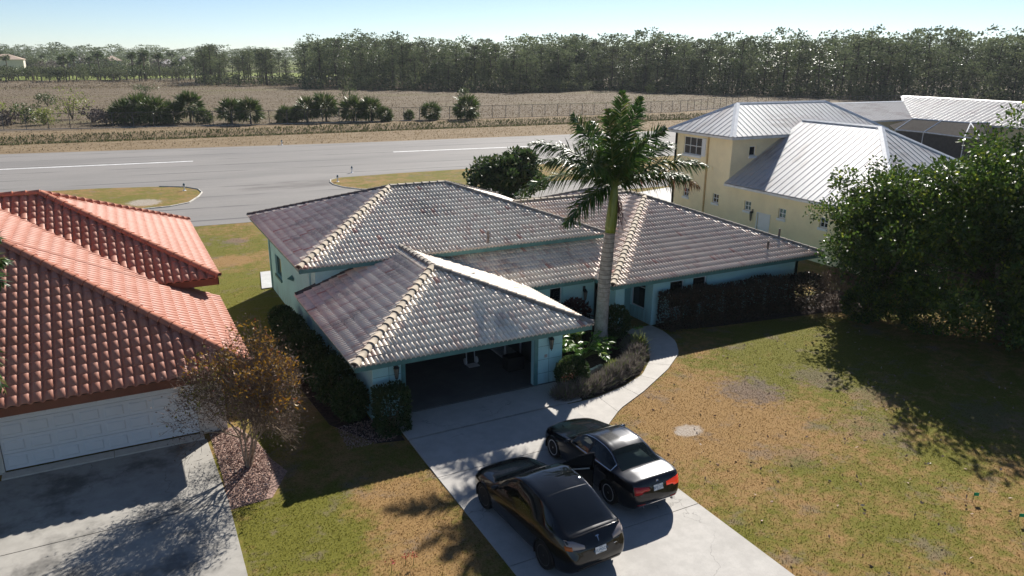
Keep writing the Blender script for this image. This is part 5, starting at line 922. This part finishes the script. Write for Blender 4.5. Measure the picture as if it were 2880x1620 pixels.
# ---------------------------------------------------------------- cars
def pchip(xs, ys):
    xs, ys = np.array(xs, float), np.array(ys, float); h = np.diff(xs); d = np.diff(ys)/h; m = np.zeros(len(xs)); m[0], m[-1] = d[0], d[-1]
    for i in range(1, len(xs)-1):
        if d[i-1]*d[i] > 0: w1, w2 = 2*h[i]+h[i-1], h[i]+2*h[i-1]; m[i] = (w1+w2)/(w1/d[i-1]+w2/d[i])
    def f(x):
        i = int(np.clip(np.searchsorted(xs, x)-1, 0, len(h)-1)); t = (x-xs[i])/h[i]; t = min(max(t, 0), 1); return (2*t**3-3*t*t+1)*ys[i]+(t**3-2*t*t+t)*h[i]*m[i]+(-2*t**3+3*t*t)*ys[i+1]+(t**3-t*t)*h[i]*m[i+1]
    return f
def tab(s): a = np.array(s, float).reshape(-1, 2); return pchip(a[:, 0], a[:, 1])
def paint(name, c, metal=.3):
    t = NT(name); t.fin(c, .22, .35, metal); t.b.inputs['Coat Weight'].default_value = .6; t.b.inputs['Coat Roughness'].default_value = .03; n = t.noise(900, 2); t.bump(n, .03, .001); return t.m
CP = dict(black=paint('black_car_paint', (.006, .006, .007)), sapphire=paint('dark_metallic_paint', (.010, .011, .015), .5), trim=NT('black_trim').fin((.008, .008, .009), .45, .4), chrome=NT('chrome_trim').fin((.75, .75, .76), .12, .5, 1.), silver=NT('silver_alloy').fin((.62, .63, .65), .35, .5, .25), darkrim=NT('dark_alloy').fin((.03, .03, .032), .4, .5, .5), tyre=NT('tyre_rubber').fin((.018, .018, .018), .85, .2), red=NT('red_lens').fin((.42, .012, .012), .12, .6), clear=NT('clear_lens').fin((.30, .26, .25), .1, .6), amber=NT('amber_lens').fin((.45, .12, .02), .15, .6), plate=NT('licence_plate').fin((.72, .74, .74), .4, .4), ink=NT('plate_ink').fin((.04, .12, .22), .6, .2), seat=NT('grey_interior').fin((.20, .19, .18), .8, .2), tan=NT('door_trim_strip').fin((.38, .42, .42), .6, .3))
_l = NT('bright_red_lens'); _l.fin((.4, .015, .008), .15, .6); _l.b.inputs['Emission Color'].default_value = (1, .06, .015, 1); _l.b.inputs['Emission Strength'].default_value = .22; CP['red_bright'] = _l.m  # weak emission makes this lens brighter than the left one
_g = NT('tinted_car_glass'); _g.fin((.006, .008, .008), .02, .6); _tb = _g.n('BsdfTransparent'); _tb.inputs[0].default_value = (.35, .40, .40, 1); _mx = _g.n('MixShader'); _fr = _g.n('Fresnel'); _fr.inputs[0].default_value = 1.45; _g.l(_g.math('ADD', _fr.outputs[0], .72, clamp=True), _mx.inputs[0]); _g.l(_tb.outputs[0], _mx.inputs[1]); _g.l(_g.b.outputs[0], _mx.inputs[2]); _g.l(_mx.outputs[0], _g.out.inputs[0]); CP['glass'] = _g.m
_g2 = NT('black_car_glass'); _g2.fin((.004, .005, .006), .03, .6); CP['dglass'] = _g2.m
_g3 = NT('clear_car_glass'); _g3.fin((.02, .03, .03), .02, .6); _tb = _g3.n('BsdfTransparent'); _tb.inputs[0].default_value = (.6, .72, .70, 1); _mx = _g3.n('MixShader'); _fr = _g3.n('Fresnel'); _fr.inputs[0].default_value = 1.5; _g3.l(_g3.math('ADD', _fr.outputs[0], .25, clamp=True), _mx.inputs[0]); _g3.l(_tb.outputs[0], _mx.inputs[1]); _g3.l(_g3.b.outputs[0], _mx.inputs[2]); _g3.l(_mx.outputs[0], _g3.out.inputs[0]); CP['cglass'] = _g3.m
SUB = 8
def car_grid(S):
    """dense half-ring x station grid. x: 0 = nose, S['len'] = tail. returns xs, ring(t) points array [i, j, (x, y, z)] for y >= 0"""
    Ln = S['len']; e = .10
    xs = set(np.round(np.linspace(0, Ln, int(Ln/.05)+1), 4)) | set(np.round(Ln*.5-Ln*.5*np.cos(np.linspace(0, .34, 12)*math.pi/1.), 4)) | set(S['cuts']); xs |= {round(Ln-v, 4) for v in (.002, .006, .012, .02, .03, .045, .06, .08, .10, .13, .16, .2)} | {.002, .006, .012, .02, .03, .045, .06, .08, .1, .13, .16, .2}
    xs = sorted(x for x in xs if 0 <= x <= Ln); keep = [xs[0]]
    for x in xs[1:]:
        if x-keep[-1] > .0015: keep.append(x)
    xs = keep; fn = {k: tab(v) for k, v in S['tab'].items()}; P = []
    for x in xs:
        zb, w_, zt = fn['zb'](x), fn['w'](x), fn['ztop'](x); zt = max(zt, zb+.02); bl = min(fn['belt'](x), zt-.012); wb = min(fn['wb'](x), w_-.004); rl = min(max(fn['rail'](x), bl+.004), zt-.004); wr = min(fn['wr'](x), wb-.02)
        H = bl-zb; pts = [(0, zb), (w_-.14, zb), (w_-.03, zb+min(.10, H*.2)), (w_-.002, zb+H*.45), (w_-.012, zb+H*.78), (wb, bl), (wr, rl), (wr*.62, rl+(zt-rl)*.72), (0, zt)]
        R = []; q = np.array(pts); ext = np.vstack([[-q[1][0], q[1][1]], q, [-q[-2][0], q[-2][1]]])
        for k in range(8):
            p0, p1, p2, p3 = ext[k], ext[k+1], ext[k+2], ext[k+3]; tg = S.get('tension', .5)
            sharp1 = .35 if k in (5, 6) else 1.; sharp0 = .35 if k in (5,) else 1.
            m1 = (p2-p0)*.5*tg*2*.5; m2 = (p3-p1)*.5*tg*2*.5
            for s_ in range(SUB):
                t = s_/SUB; R.append((2*t**3-3*t*t+1)*p1+(t**3-2*t*t+t)*m1+(-2*t**3+3*t*t)*p2+(t**3-t*t)*m2)
        R.append(q[-1]); P.append([(x, r[0], r[1]) for r in R])
    return np.array(xs), np.array(P)
def build_car(S, loc, rz, name, label, P_):
    C = empty(name, loc, rz); tag(C, label, 'car', 'cars on the driveway'); xs, Gd = car_grid(S); xm = (S['ax'][0]+S['ax'][1])/2; nI, nJ = Gd.shape[:2]
    loc_ = lambda p, sd=1: (xm-p[0], sd*p[1], p[2])      # local: +x forward, +y left
    Rw, zc = S['arch'], S['rad']
    V = Gd.copy()
    for ax in S['ax']:
        dx, dz_ = V[:, :, 0]-ax, V[:, :, 2]-zc; r = np.hypot(dx, dz_); side = V[:, :, 1] > .45; m = side & (abs(r-Rw) < .028); sc = np.where(m, Rw/np.maximum(r, 1e-6), 1); V[:, :, 0] = ax+dx*sc; V[:, :, 2] = zc+dz_*sc
    def region(i, j):
        x = (xs[i]+xs[i+1])/2; t = (j+.5)/SUB
        c = Gd[i:i+2, j:j+2].mean((0, 1))
        for ax in S['ax']:
            cc = V[i:i+2, j:j+2].mean((0, 1))
            if cc[1] > .45 and math.hypot(cc[0]-ax, cc[2]-zc) < Rw-.003: return None
        return S['region'](x, t, c)
    groups = {}
    for i in range(nI-1):
        for j in range(nJ-1):
            r = region(i, j)
            if r is None: continue
            groups.setdefault(r, []).append((i, j))
    objs = {}
    for sd in (1, -1):
        for r, cells in groups.items():
            nm, mk = r
            key = (nm, mk) if not nm.startswith('side_') else (nm, mk, sd)
            if sd == -1 and S.get('open_door') and nm.startswith('door:'): continue
            o = objs.setdefault(key, MB()); idx = {}; vs, fs = [], []
            for i, j in cells:
                f = []
                for a, b in ((i, j), (i+1, j), (i+1, j+1), (i, j+1)):
                    if (a, b) not in idx: idx[(a, b)] = len(vs); vs.append(loc_(V[a, b], sd))
                    f.append(idx[(a, b)])
                fs.append(f)
            o.add(vs, fs)
    # caps at nose and tail
    for i, sgn in ((0, 1), (nI-1, -1)):
        vs = [loc_(V[i, j], s_) for j in range(nJ) for s_ in (1, -1)]; fs = [(2*j, 2*j+1, 2*j+3, 2*j+2) for j in range(nJ-1)]; objs[('body', 'paint')].add(vs, fs)
    out = {}
    for key, mb in objs.items():
        me = mb.mesh(key[0]); bm = bmesh.new(); bm.from_mesh(me); bmesh.ops.remove_doubles(bm, verts=bm.verts, dist=.0008); bmesh.ops.recalc_face_normals(bm, faces=bm.faces); bm.to_mesh(me); bm.free(); me.polygons.foreach_set('use_smooth', np.ones(len(me.polygons), bool)); me.materials.append(P_[key[1]])
        nm = key[0] if not key[0].startswith('side_') else ('pillar' if key[0] == 'side_pillar' else 'side_window'); out[key] = link(nm, me, C, False)
    body = out[('body', 'paint')]
    # reference surface for lamps, plates and trim
    allv, allf = [], []
    for sd in (1, -1):
        b = len(allv); allv += [loc_(V[i, j], sd) for i in range(nI) for j in range(nJ)]; allf += [(b+i*nJ+j, b+(i+1)*nJ+j, b+(i+1)*nJ+j+1, b+i*nJ+j+1) for i in range(nI-1) for j in range(nJ-1)]
    b = len(allv); i = nI-1; allv += [loc_(V[i, j], s_) for j in range(nJ) for s_ in (1, -1)]; allf += [(b+2*j, b+2*j+1, b+2*j+3, b+2*j+2) for j in range(nJ-1)]
    bv = BVHTree.FromPolygons([Vector(v) for v in allv], allf)
    def rear(y, z, off=.006):
        h = bv.ray_cast(Vector((-5, y, z)), Vector((1, 0, 0))); 
        if h[0] is None: h = bv.find_nearest(Vector((xm-S['len'], y, z)))
        return np.array(h[0])+np.array([-1, 0, 0])*off
    def front(y, z, off=.006):
        h = bv.ray_cast(Vector((5, y, z)), Vector((-1, 0, 0)))
        if h[0] is None: h = bv.find_nearest(Vector((xm, y, z)))
        return np.array(h[0])+np.array([1, 0, 0])*off
    def side(x, z, sd, off=.006):
        h = bv.ray_cast(Vector((xm-x, 3*sd, z)), Vector((0, -sd, 0))); return (np.array(h[0]) if h[0] is not None else np.array([xm-x, sd*.9, z]))+np.array([0, sd*off, 0])
    def patch(nm, fn, ys, zlo, zhi, m, parent=C, nz=3, th=.02):
        vs = []; n = len(ys)
        for a, y in enumerate(ys):
            for b in range(nz): vs.append(fn(y, zlo[a]+(zhi[a]-zlo[a])*b/(nz-1)))
        mb = MB().add(vs, [(a*nz+b, (a+1)*nz+b, (a+1)*nz+b+1, a*nz+b+1) for a in range(n-1) for b in range(nz-1)]); o = mb.build(nm, m, parent, False, True); md = o.modifiers.new('solid', 'SOLIDIFY'); md.thickness = .006; md.offset = 0; return o
    # wheels
    ty = MB(); R0, rr, tw2 = S['rad'], S['rim'], S['tw']
    ty.lathe([(rr, -tw2*.42), (R0-.025, -tw2*.5), (R0-.004, -tw2*.36), (R0, 0), (R0-.004, tw2*.36), (R0-.025, tw2*.5), (rr, tw2*.42)], (0, 0, 0), 36, axis=1); tym = ty.mesh('wheel', P_['tyre'], True)
    def rim_mesh():
        k = MB(); k.lathe([(rr+.004, -.06), (rr+.006, tw2*.44), (rr-.012, tw2*.46), (rr-.03, tw2*.30), (rr-.03, -.05)], (0, 0, 0), 36, axis=1); k.lathe([(.05, tw2*.2), (.062, tw2*.38), (.03, tw2*.42)], (0, 0, 0), 14, axis=1)
        for q in range(S['spokes']):
            a = 2*math.pi*q/S['spokes']
            for s_ in (-1, 1):
                a0, a1 = a+s_*S['spk'][0], a+s_*S['spk'][1]; c0, c1 = np.array([math.cos(a0), 0, math.sin(a0)]), np.array([math.cos(a1), 0, math.sin(a1)]); t_ = S['spw']; sdv = np.array([-math.sin(a), 0, math.cos(a)]); p0, p1 = c0*.05+np.array([0, tw2*.38, 0]), c1*(rr-.014)+np.array([0, tw2*.36, 0]); k.add([p0-sdv*t_, p0+sdv*t_, p1+sdv*t_, p1-sdv*t_, p0-sdv*t_-(0, .03, 0), p0+sdv*t_-(0, .03, 0), p1+sdv*t_-(0, .03, 0), p1-sdv*t_-(0, .03, 0)], [(0, 1, 2, 3), (0, 4, 5, 1), (2, 6, 7, 3), (1, 5, 6, 2), (3, 7, 4, 0)])
        return k.mesh('rim', P_['rim'], False)
    rm = rim_mesh(); bk = MB().lathe([(.02, -.03), (rr-.02, -.028), (rr-.02, -.02), (.02, -.02)], (0, 0, 0), 24, axis=1).mesh('brake_disc', P_['darkd'])
    for ax in S['ax']:
        for sd in (1, -1):
            w_ = link('wheel', tym, C, False); w_.location = (xm-ax, sd*S['track'], R0); w_.rotation_euler = (0, 0, 0 if sd == 1 else math.pi)
            for nm, me in (('rim', rm), ('brake_disc', bk)): r_ = link(nm, me, w_, False)
            # dark wheel housing
            k = MB(); n = 18; vs = []
            for q in range(n+1):
                a = -.35+(math.pi+.7)*q/n; vs += [(xm-ax+(Rw+.004)*math.cos(a), sd*(S['track']+.13), zc+(Rw+.004)*math.sin(a)), (xm-ax+(Rw+.004)*math.cos(a), sd*(S['track']-.22), zc+(Rw+.004)*math.sin(a))]
            k.add(vs, [(2*q, 2*q+1, 2*q+3, 2*q+2) for q in range(n)]); cen = len(k.v); k.add([vs[2*q+1] for q in range(n+1)], [list(range(n+1))]); o = k.build('wheel_housing', P_['trim'], C, False)
    return C, out, rear, front, side, patch, xm, V, xs
def text_mesh(s, size):
    c = bpy.data.curves.new('t', 'FONT'); c.body = s; c.size = size; c.align_x = 'CENTER'; c.align_y = 'CENTER'; c.extrude = .001; o = bpy.data.objects.new('t', c); COL.objects.link(o); bpy.context.view_layer.update(); me = bpy.data.meshes.new_from_object(o.evaluated_get(bpy.context.evaluated_depsgraph_get())); bpy.data.objects.remove(o); return me
def plate(C, pos, tilt, txt, m):
    """plate facing backwards (-x)"""
    p = MB().box(-.155, .155, -.078, .078, 0, .008).build('licence_plate', m, C, False); p.matrix_basis = Matrix.Translation(pos) @ Matrix.Rotation(tilt, 4, 'Y') @ Matrix(((0, 0, -1, 0), (-1, 0, 0, 0), (0, 1, 0, 0), (0, 0, 0, 1)))
    me = text_mesh(txt, .092); me.materials.clear(); me.materials.append(CP['ink']); t = link('plate_text', me, p, False); t.location = (0, -.005, .0095)
    for yy in (.062, -.062):
        me = text_mesh('FLORIDA' if yy > 0 else 'SUNSHINE', .024); me.materials.clear(); me.materials.append(CP['ink']); t = link('plate_text', me, p, False); t.location = (0, yy, .0095)
# --- black electric hatchback-crossover
def reg_ev(x, t, c):
    if 5.125 < t < 5.875 and 1.62 < x < 3.98 and c[2] > 0:
        if x < 2.50: return ('side_a', 'dglass')
        if 2.56 < x < 3.42: return ('side_b', 'dglass')
        if x > 3.48: return ('side_c', 'dglass')
        return ('body', 'paint')
    if t > 6.25:
        if 1.42 < x < 2.06: return ('windscreen', 'glass')
        if 2.12 < x < 3.30: return ('roof_glass', 'dglass')
        if 3.31 < x < 4.38: return ('rear_window', 'dglass')
    if t < 2.0 and 1.4 < x < 3.3: return ('sill', 'trim')
    return ('body', 'paint')
EV = dict(len=4.75, ax=(.88, 3.77), rad=.36, arch=.395, rim=.255, tw=.25, track=.835, spokes=5, spk=(.10, .20), spw=.030, cuts=[1.42, 1.62, 2.06, 2.12, 2.50, 2.56, 3.30, 3.31, 3.42, 3.48, 3.98, 4.38, 4.40, 4.44, 4.48], region=reg_ev, open_door=False, tab=dict(
 ztop=[0, .60, .05, .70, .15, .78, .4, .87, .8, .95, 1.2, 1.02, 1.4, 1.08, 1.75, 1.32, 2.08, 1.53, 2.4, 1.62, 2.75, 1.645, 3.2, 1.605, 3.7, 1.47, 4.1, 1.315, 4.36, 1.205, 4.46, 1.185, 4.50, 1.15, 4.56, 1.07, 4.66, .95, 4.73, .80, 4.75, .66],
 zb=[0, .44, .04, .28, .15, .20, .5, .17, 2.4, .17, 4.2, .19, 4.5, .24, 4.66, .34, 4.73, .46, 4.75, .56], w=[0, .50, .02, .62, .06, .72, .15, .82, .35, .905, .8, .955, 1.3, .958, 2.4, .955, 3.3, .96, 3.9, .955, 4.25, .92, 4.5, .85, 4.62, .79, 4.70, .72, 4.74, .62, 4.75, .52],
 wb=[0, .44, .15, .70, .5, .80, 1.0, .86, 1.4, .88, 2.4, .885, 3.4, .895, 4.0, .86, 4.4, .79, 4.6, .70, 4.75, .46], belt=[0, .52, .1, .66, .4, .80, 1.0, .90, 1.4, .96, 2.0, .985, 3.0, 1.03, 3.8, 1.08, 4.3, 1.10, 4.45, 1.07, 4.6, .93, 4.72, .74, 4.75, .62],
 rail=[0, .54, .1, .71, .4, .845, 1.0, .955, 1.35, 1.04, 1.75, 1.28, 2.1, 1.485, 2.5, 1.575, 2.9, 1.58, 3.4, 1.495, 3.9, 1.32, 4.25, 1.185, 4.45, 1.14, 4.55, 1.03, 4.7, .80, 4.75, .64], wr=[0, .30, .1, .52, .5, .66, 1.2, .74, 1.4, .78, 2.1, .70, 2.6, .69, 3.3, .69, 3.9, .69, 4.3, .70, 4.5, .66, 4.65, .6, 4.75, .3]))
P_ev = dict(CP, paint=CP['black'], rim=CP['darkrim'], darkd=CP['darkrim'])
C, O_, rear, front, side, patch, xm, Vg, xsg = build_car(EV, (8.66, 14.50, .02), math.radians(90+3.2), 'electric_car', 'black electric crossover with its far front door open, nearest the camera', P_ev)
yy = np.linspace(.40, .80, 9)
for sd in (1, -1):
    patch('tail_lamp', rear, [sd*v for v in yy], [.905+.05*(v-.4) for v in yy], [.955+.14*min(1, (v-.36)/.3) for v in yy], CP['clear'], C); patch('brake_lens', rear, [sd*v for v in np.linspace(.70, .83, 6)], [.90]*6, [.99]*6, CP['amber'], C) if sd == 1 else patch('brake_lens', rear, [sd*v for v in np.linspace(.70, .83, 6)], [.90]*6, [.99]*6, CP['clear'], C)
    patch('headlamp', front, [sd*v for v in np.linspace(.50, .74, 7)], [.66]*7, list(np.linspace(.70, .75, 7)), CP['clear'], C)
    # mirror
    k = MB(); c = side(1.68, 1.03, sd, 0); k.tube([c+(0, 0, -.02), c+(.02, sd*.12, .03)], .022, 6); m_ = k.build('mirror_stalk', CP['trim'], C, False); k = MB(); k.lathe([(.02, -.12), (.07, -.08), (.085, 0), (.07, .08), (.02, .12)], (0, 0, 0), 10, axis=1); o = k.build('mirror', CP['black'], C, False, True); o.location = c+(.02, sd*.19, .05); o.scale = (.75, 1, .8)
    for xx in (2.40, 3.28):
        a, b = side(xx-.1, .90, sd, .004), side(xx+.08, .905, sd, .004); MB().tube([a, b], .009, 5).build('door_handle', CP['trim'], C, False)
pp = rear(0, .80, .012); plate(C, pp, .22, '91LMGCH', CP['plate'])
# emblem: T with curved arms
e = rear(0, 1.02, .012); k = MB(); ar = [(-.055, .045), (-.03, .052), (0, .054), (.03, .052), (.055, .045), (.05, .034), (.012, .040), (.004, -.05), (0, -.058), (-.004, -.05), (-.012, .040), (-.05, .034)]
k.add([rear(a, 1.02+b, .010) for a, b in ar]+[rear(a, 1.02+b, .002) for a, b in ar], [list(range(12)), list(range(23, 11, -1))]+[(i, (i+1) % 12, 12+(i+1) % 12, 12+i) for i in range(12)]); k.build('emblem', CP['chrome'], C, False)
patch('rear_valance', rear, np.linspace(-.62, .62, 13), [.36]*13, [.46]*13, CP['trim'], C); patch('badge', rear, [-.50, -.40], [.80, .80], [.812, .812], CP['chrome'], C)
k = MB(); pts = [(rear(v, 1.165-.05*abs(v)**2, .008)+np.array([-.006, 0, .004])) for v in np.linspace(-.70, .70, 15)]; k.tube(pts, .014, 6); k.build('spoiler_lip', CP['black'], C, False, True)
# open front door on the right: extracted from the body side, hinged at its front edge
iA = [i for i, x in enumerate(xsg) if 1.46 < x < 2.54]; jA = list(range(2*SUB, 6*SUB+1)); hinge = Vg[iA[0], 4*SUB]
D = empty('front_door', (0, 0, 0)); bpy.data.objects.remove(D)
th = math.radians(62); k = MB(); kg = MB(); ki = MB(); kt = MB(); hx, hy = xm-hinge[0], -hinge[1]
def hin(p, inn=0.):
    q = np.array([xm-p[0], -p[1]+inn, p[2]]); d = q-np.array([hx, hy, 0]); c_, s_ = math.cos(-th), math.sin(-th); return np.array([hx+d[0]*c_+d[1]*-s_*-1*(-1), hy+d[0]*s_*1+d[1]*c_, q[2]]) if False else np.array([hx+(d[0]*c_+d[1]*s_), hy+(-d[0]*s_+d[1]*c_)*1, q[2]])
def hin(p, inn=0.):
    q = np.array([xm-p[0], -p[1]+inn, p[2]]); d = q-np.array([hx, hy, 0]); a = th; c_, s_ = math.cos(a), math.sin(a); return np.array([hx+d[0]*c_-d[1]*s_, hy+d[0]*s_+d[1]*c_, q[2]])
def panel(mb, js, inn, flt=None):
    idx = {}
    vs, fs = [], []
    for i, i2 in zip(iA[:-1], iA[1:]):
        for j, j2 in zip(js[:-1], js[1:]):
            f = []
            for a, b in ((i, j), (i2, j), (i2, j2), (i, j2)):
                if (a, b) not in idx: idx[(a, b)] = len(vs); vs.append(hin(Vg[a, b], inn))
                f.append(idx[(a, b)])
            fs.append(f)
    mb.add(vs, fs)
panel(k, jA[:3*SUB+1], 0.); panel(ki, jA[:3*SUB], .09); panel(kg, jA[3*SUB:4*SUB], .0); dpt = [i for i in iA]
door = k.build('front_door', CP['black'], C, False, True); ki.build('door_card', CP['trim'], door, False, True); kg.build('door_window', CP['dglass'], door, False, True)
kt.tube([hin(Vg[i, 5*SUB], .04) for i in iA[3:-2]], .022, 5); kt.build('door_trim_strip', CP['tan'], door, False); MB().tube([hin(Vg[i, 6*SUB-1], .0) for i in iA], .014, 5).build('window_frame', CP['trim'], door, False)
MB().tube([hin(Vg[iA[-1], j], .03) for j in range(2*SUB, 6*SUB, 2)], .03, 5).build('door_edge', CP['black'], door, False)
# --- dark saloon
def reg_sal(x, t, c):
    if 5.125 < t < 5.875 and 1.66 < x < 3.60:
        if x < 2.50: return ('side_a', 'glass')
        if x > 2.58: return ('side_b', 'glass')
        return ('side_pillar', 'trim')
    if t > 6.25:
        if 1.50 < x < 2.16: return ('windscreen', 'glass')
        if 3.24 < x < 3.86: return ('rear_window', 'cglass')
    if t < 1.6: return ('body', 'paint')
    return ('body', 'paint')
SAL = dict(len=4.63, ax=(.79, 3.60), rad=.335, arch=.372, rim=.232, tw=.23, track=.785, spokes=11, spk=(.03, .15), spw=.012, cuts=[1.50, 1.66, 2.16, 2.50, 2.58, 3.24, 3.60, 3.86], region=reg_sal, tab=dict(
 ztop=[0, .56, .04, .66, .12, .72, .35, .80, .8, .89, 1.3, .965, 1.5, 1.0, 1.85, 1.22, 2.16, 1.37, 2.5, 1.425, 2.85, 1.43, 3.22, 1.37, 3.5, 1.245, 3.86, 1.085, 3.95, 1.065, 4.2, 1.055, 4.42, 1.045, 4.47, 1.03, 4.51, .97, 4.56, .86, 4.61, .70, 4.63, .58],
 zb=[0, .40, .04, .24, .15, .18, .5, .16, 4.1, .18, 4.45, .25, 4.58, .36, 4.62, .44, 4.63, .50], w=[0, .45, .02, .56, .06, .66, .15, .76, .35, .85, .8, .90, 1.4, .905, 3.6, .905, 4.05, .885, 4.35, .84, 4.5, .78, 4.58, .71, 4.62, .60, 4.63, .5],
 wb=[0, .38, .15, .66, .5, .77, 1.0, .825, 1.5, .84, 2.4, .845, 3.6, .85, 4.0, .83, 4.3, .79, 4.5, .71, 4.63, .44], belt=[0, .48, .1, .62, .4, .74, 1.0, .85, 1.5, .93, 2.4, .965, 3.3, .99, 3.7, 1.0, 4.1, 1.0, 4.42, .985, 4.52, .90, 4.6, .70, 4.63, .54],
 rail=[0, .50, .1, .65, .4, .775, 1.0, .89, 1.45, .965, 1.8, 1.16, 2.16, 1.33, 2.6, 1.385, 2.95, 1.375, 3.3, 1.29, 3.6, 1.14, 3.86, 1.04, 4.1, 1.025, 4.42, 1.02, 4.52, .94, 4.6, .72, 4.63, .56], wr=[0, .28, .1, .5, .5, .62, 1.2, .70, 1.5, .72, 2.16, .60, 2.7, .575, 3.2, .585, 3.6, .64, 3.86, .70, 4.2, .70, 4.45, .66, 4.58, .58, 4.63, .28]))
P_sal = dict(CP, paint=CP['sapphire'], rim=CP['silver'], darkd=CP['darkrim'])
C, O_, rear, front, side, patch, xm, Vg, xsg = build_car(SAL, (11.58, 15.98, .02), math.radians(90+1.4), 'saloon_car', 'dark metallic saloon with chrome window line and brighter right tail lamp', P_sal)
for sd in (1, -1):
    ys_ = np.linspace(.28, .74, 10); patch('tail_lamp', rear, [sd*v for v in ys_], [.765 if v < .5 else .715 for v in ys_], [.865+.06*min(1, max(0, (v-.3)/.35)) for v in ys_], CP['red'] if sd == 1 else CP['red_bright'], C); patch('headlamp', front, [sd*v for v in np.linspace(.48, .70, 7)], [.60]*7, [.67]*7, CP['clear'], C)
    i0 = [i for i, x in enumerate(xsg) if 1.62 <= x <= 3.64]; low = [np.array((xm-Vg[i, 5*SUB][0], sd*(Vg[i, 5*SUB][1]+.004), Vg[i, 5*SUB][2]+.006)) for i in i0]; up_ = [np.array((xm-Vg[i, 6*SUB][0], sd*(Vg[i, 6*SUB][1]+.004), Vg[i, 6*SUB][2]-.004)) for i in i0]; MB().tube(low+up_[::-1], .011, 5, cap=False).build('chrome_window_line', CP['chrome'], C, False)
    k = MB(); c = side(1.74, .98, sd, 0); k.tube([c+(0, 0, -.02), c+(.02, sd*.1, .02)], .02, 6); k.build('mirror_stalk', CP['trim'], C, False); k = MB(); k.lathe([(.02, -.11), (.065, -.07), (.08, 0), (.065, .07), (.02, .11)], (0, 0, 0), 10, axis=1); o = k.build('mirror', CP['sapphire'], C, False, True); o.location = c+(.02, sd*.17, .04); o.scale = (.75, 1, .75)
    for xx in (2.38, 3.2): MB().tube([side(xx-.1, .80, sd, .016), side(xx+.09, .81, sd, .016)], .013, 5).build('door_handle', CP['sapphire'], C, False)
    e_ = rear(sd*.48, .33, .03); MB().lathe([(.028, -.05), (.036, 0), (.028, .005), (.026, -.05)], (0, 0, 0), 12, axis=0).build('exhaust_tip', CP['chrome'], C, False).location = e_
    MB().tube([side(.98, .66, sd, .006), side(1.13, .69, sd, .006)], .012, 4).build('side_gill', CP['chrome'], C, False)
    patch('reflector', rear, [sd*v for v in np.linspace(.42, .66, 5)], [.40]*5, [.43]*5, CP['red'], C)
MB().tube([rear(v, .385, .012) for v in np.linspace(-.62, .62, 17)], .012, 5).build('chrome_bumper_strip', CP['chrome'], C, False)
pp = rear(0, .80, .012); plate(C, pp, .25, 'BPZ 213', CP['plate']); e_ = rear(0, .955, .008); o = MB().lathe([(.001, -.004), (.036, -.002), (.036, .006), (.001, .008)], (0, 0, 0), 16, axis=0).build('emblem', CP['chrome'], C, False); o.location = e_; MB().lathe([(.001, -.008), (.024, -.007), (.024, -.003)], (0, 0, 0), 16, axis=0).build('emblem_disc', NT('blue_emblem').fin((.05, .15, .4), .3), o, False)
k = MB(); k.box(xm-3.55, xm-2.9, -.6, .6, .5, .93); k.box(xm-3.05, xm-2.85, -.58, .58, .5, 1.18); k.box(xm-2.75, xm-2.2, -.6, -.1, .4, .6); k.box(xm-2.75, xm-2.2, .1, .6, .4, .6); k.box(xm-2.7, xm-2.55, -.58, -.12, .5, 1.2); k.box(xm-2.7, xm-2.55, .12, .58, .5, 1.2); k.build('seat', CP['seat'], C, False)
k = MB(); k.add([(xm-3.78, -.55, 1.0), (xm-3.78, .55, 1.0), (xm-3.1, .55, 1.05), (xm-3.1, -.55, 1.05)], [(0, 1, 2, 3)]); k.build('parcel_shelf', CP['tan'], C, False)
# ---------------------------------------------------------------- thin haze over the far wood
hz = MB().box(-3600, 4600, -95, 4600, -3, 27).build('haze', None); hz['kind'] = 'stuff'; tag(hz, 'thin pale haze softening the far pine wood', 'haze')
hm = bpy.data.materials.new('pale_haze'); hm.use_nodes = True; ht = hm.node_tree; ht.nodes.clear(); ho = ht.nodes.new('ShaderNodeOutputMaterial'); hv = ht.nodes.new('ShaderNodeVolumePrincipled'); hv.inputs['Color'].default_value = (.90, .95, 1, 1); hv.inputs['Density'].default_value = .00012; hv.inputs['Anisotropy'].default_value = .1; ht.links.new(hv.outputs[0], ho.inputs['Volume']); hz.data.materials.append(hm)
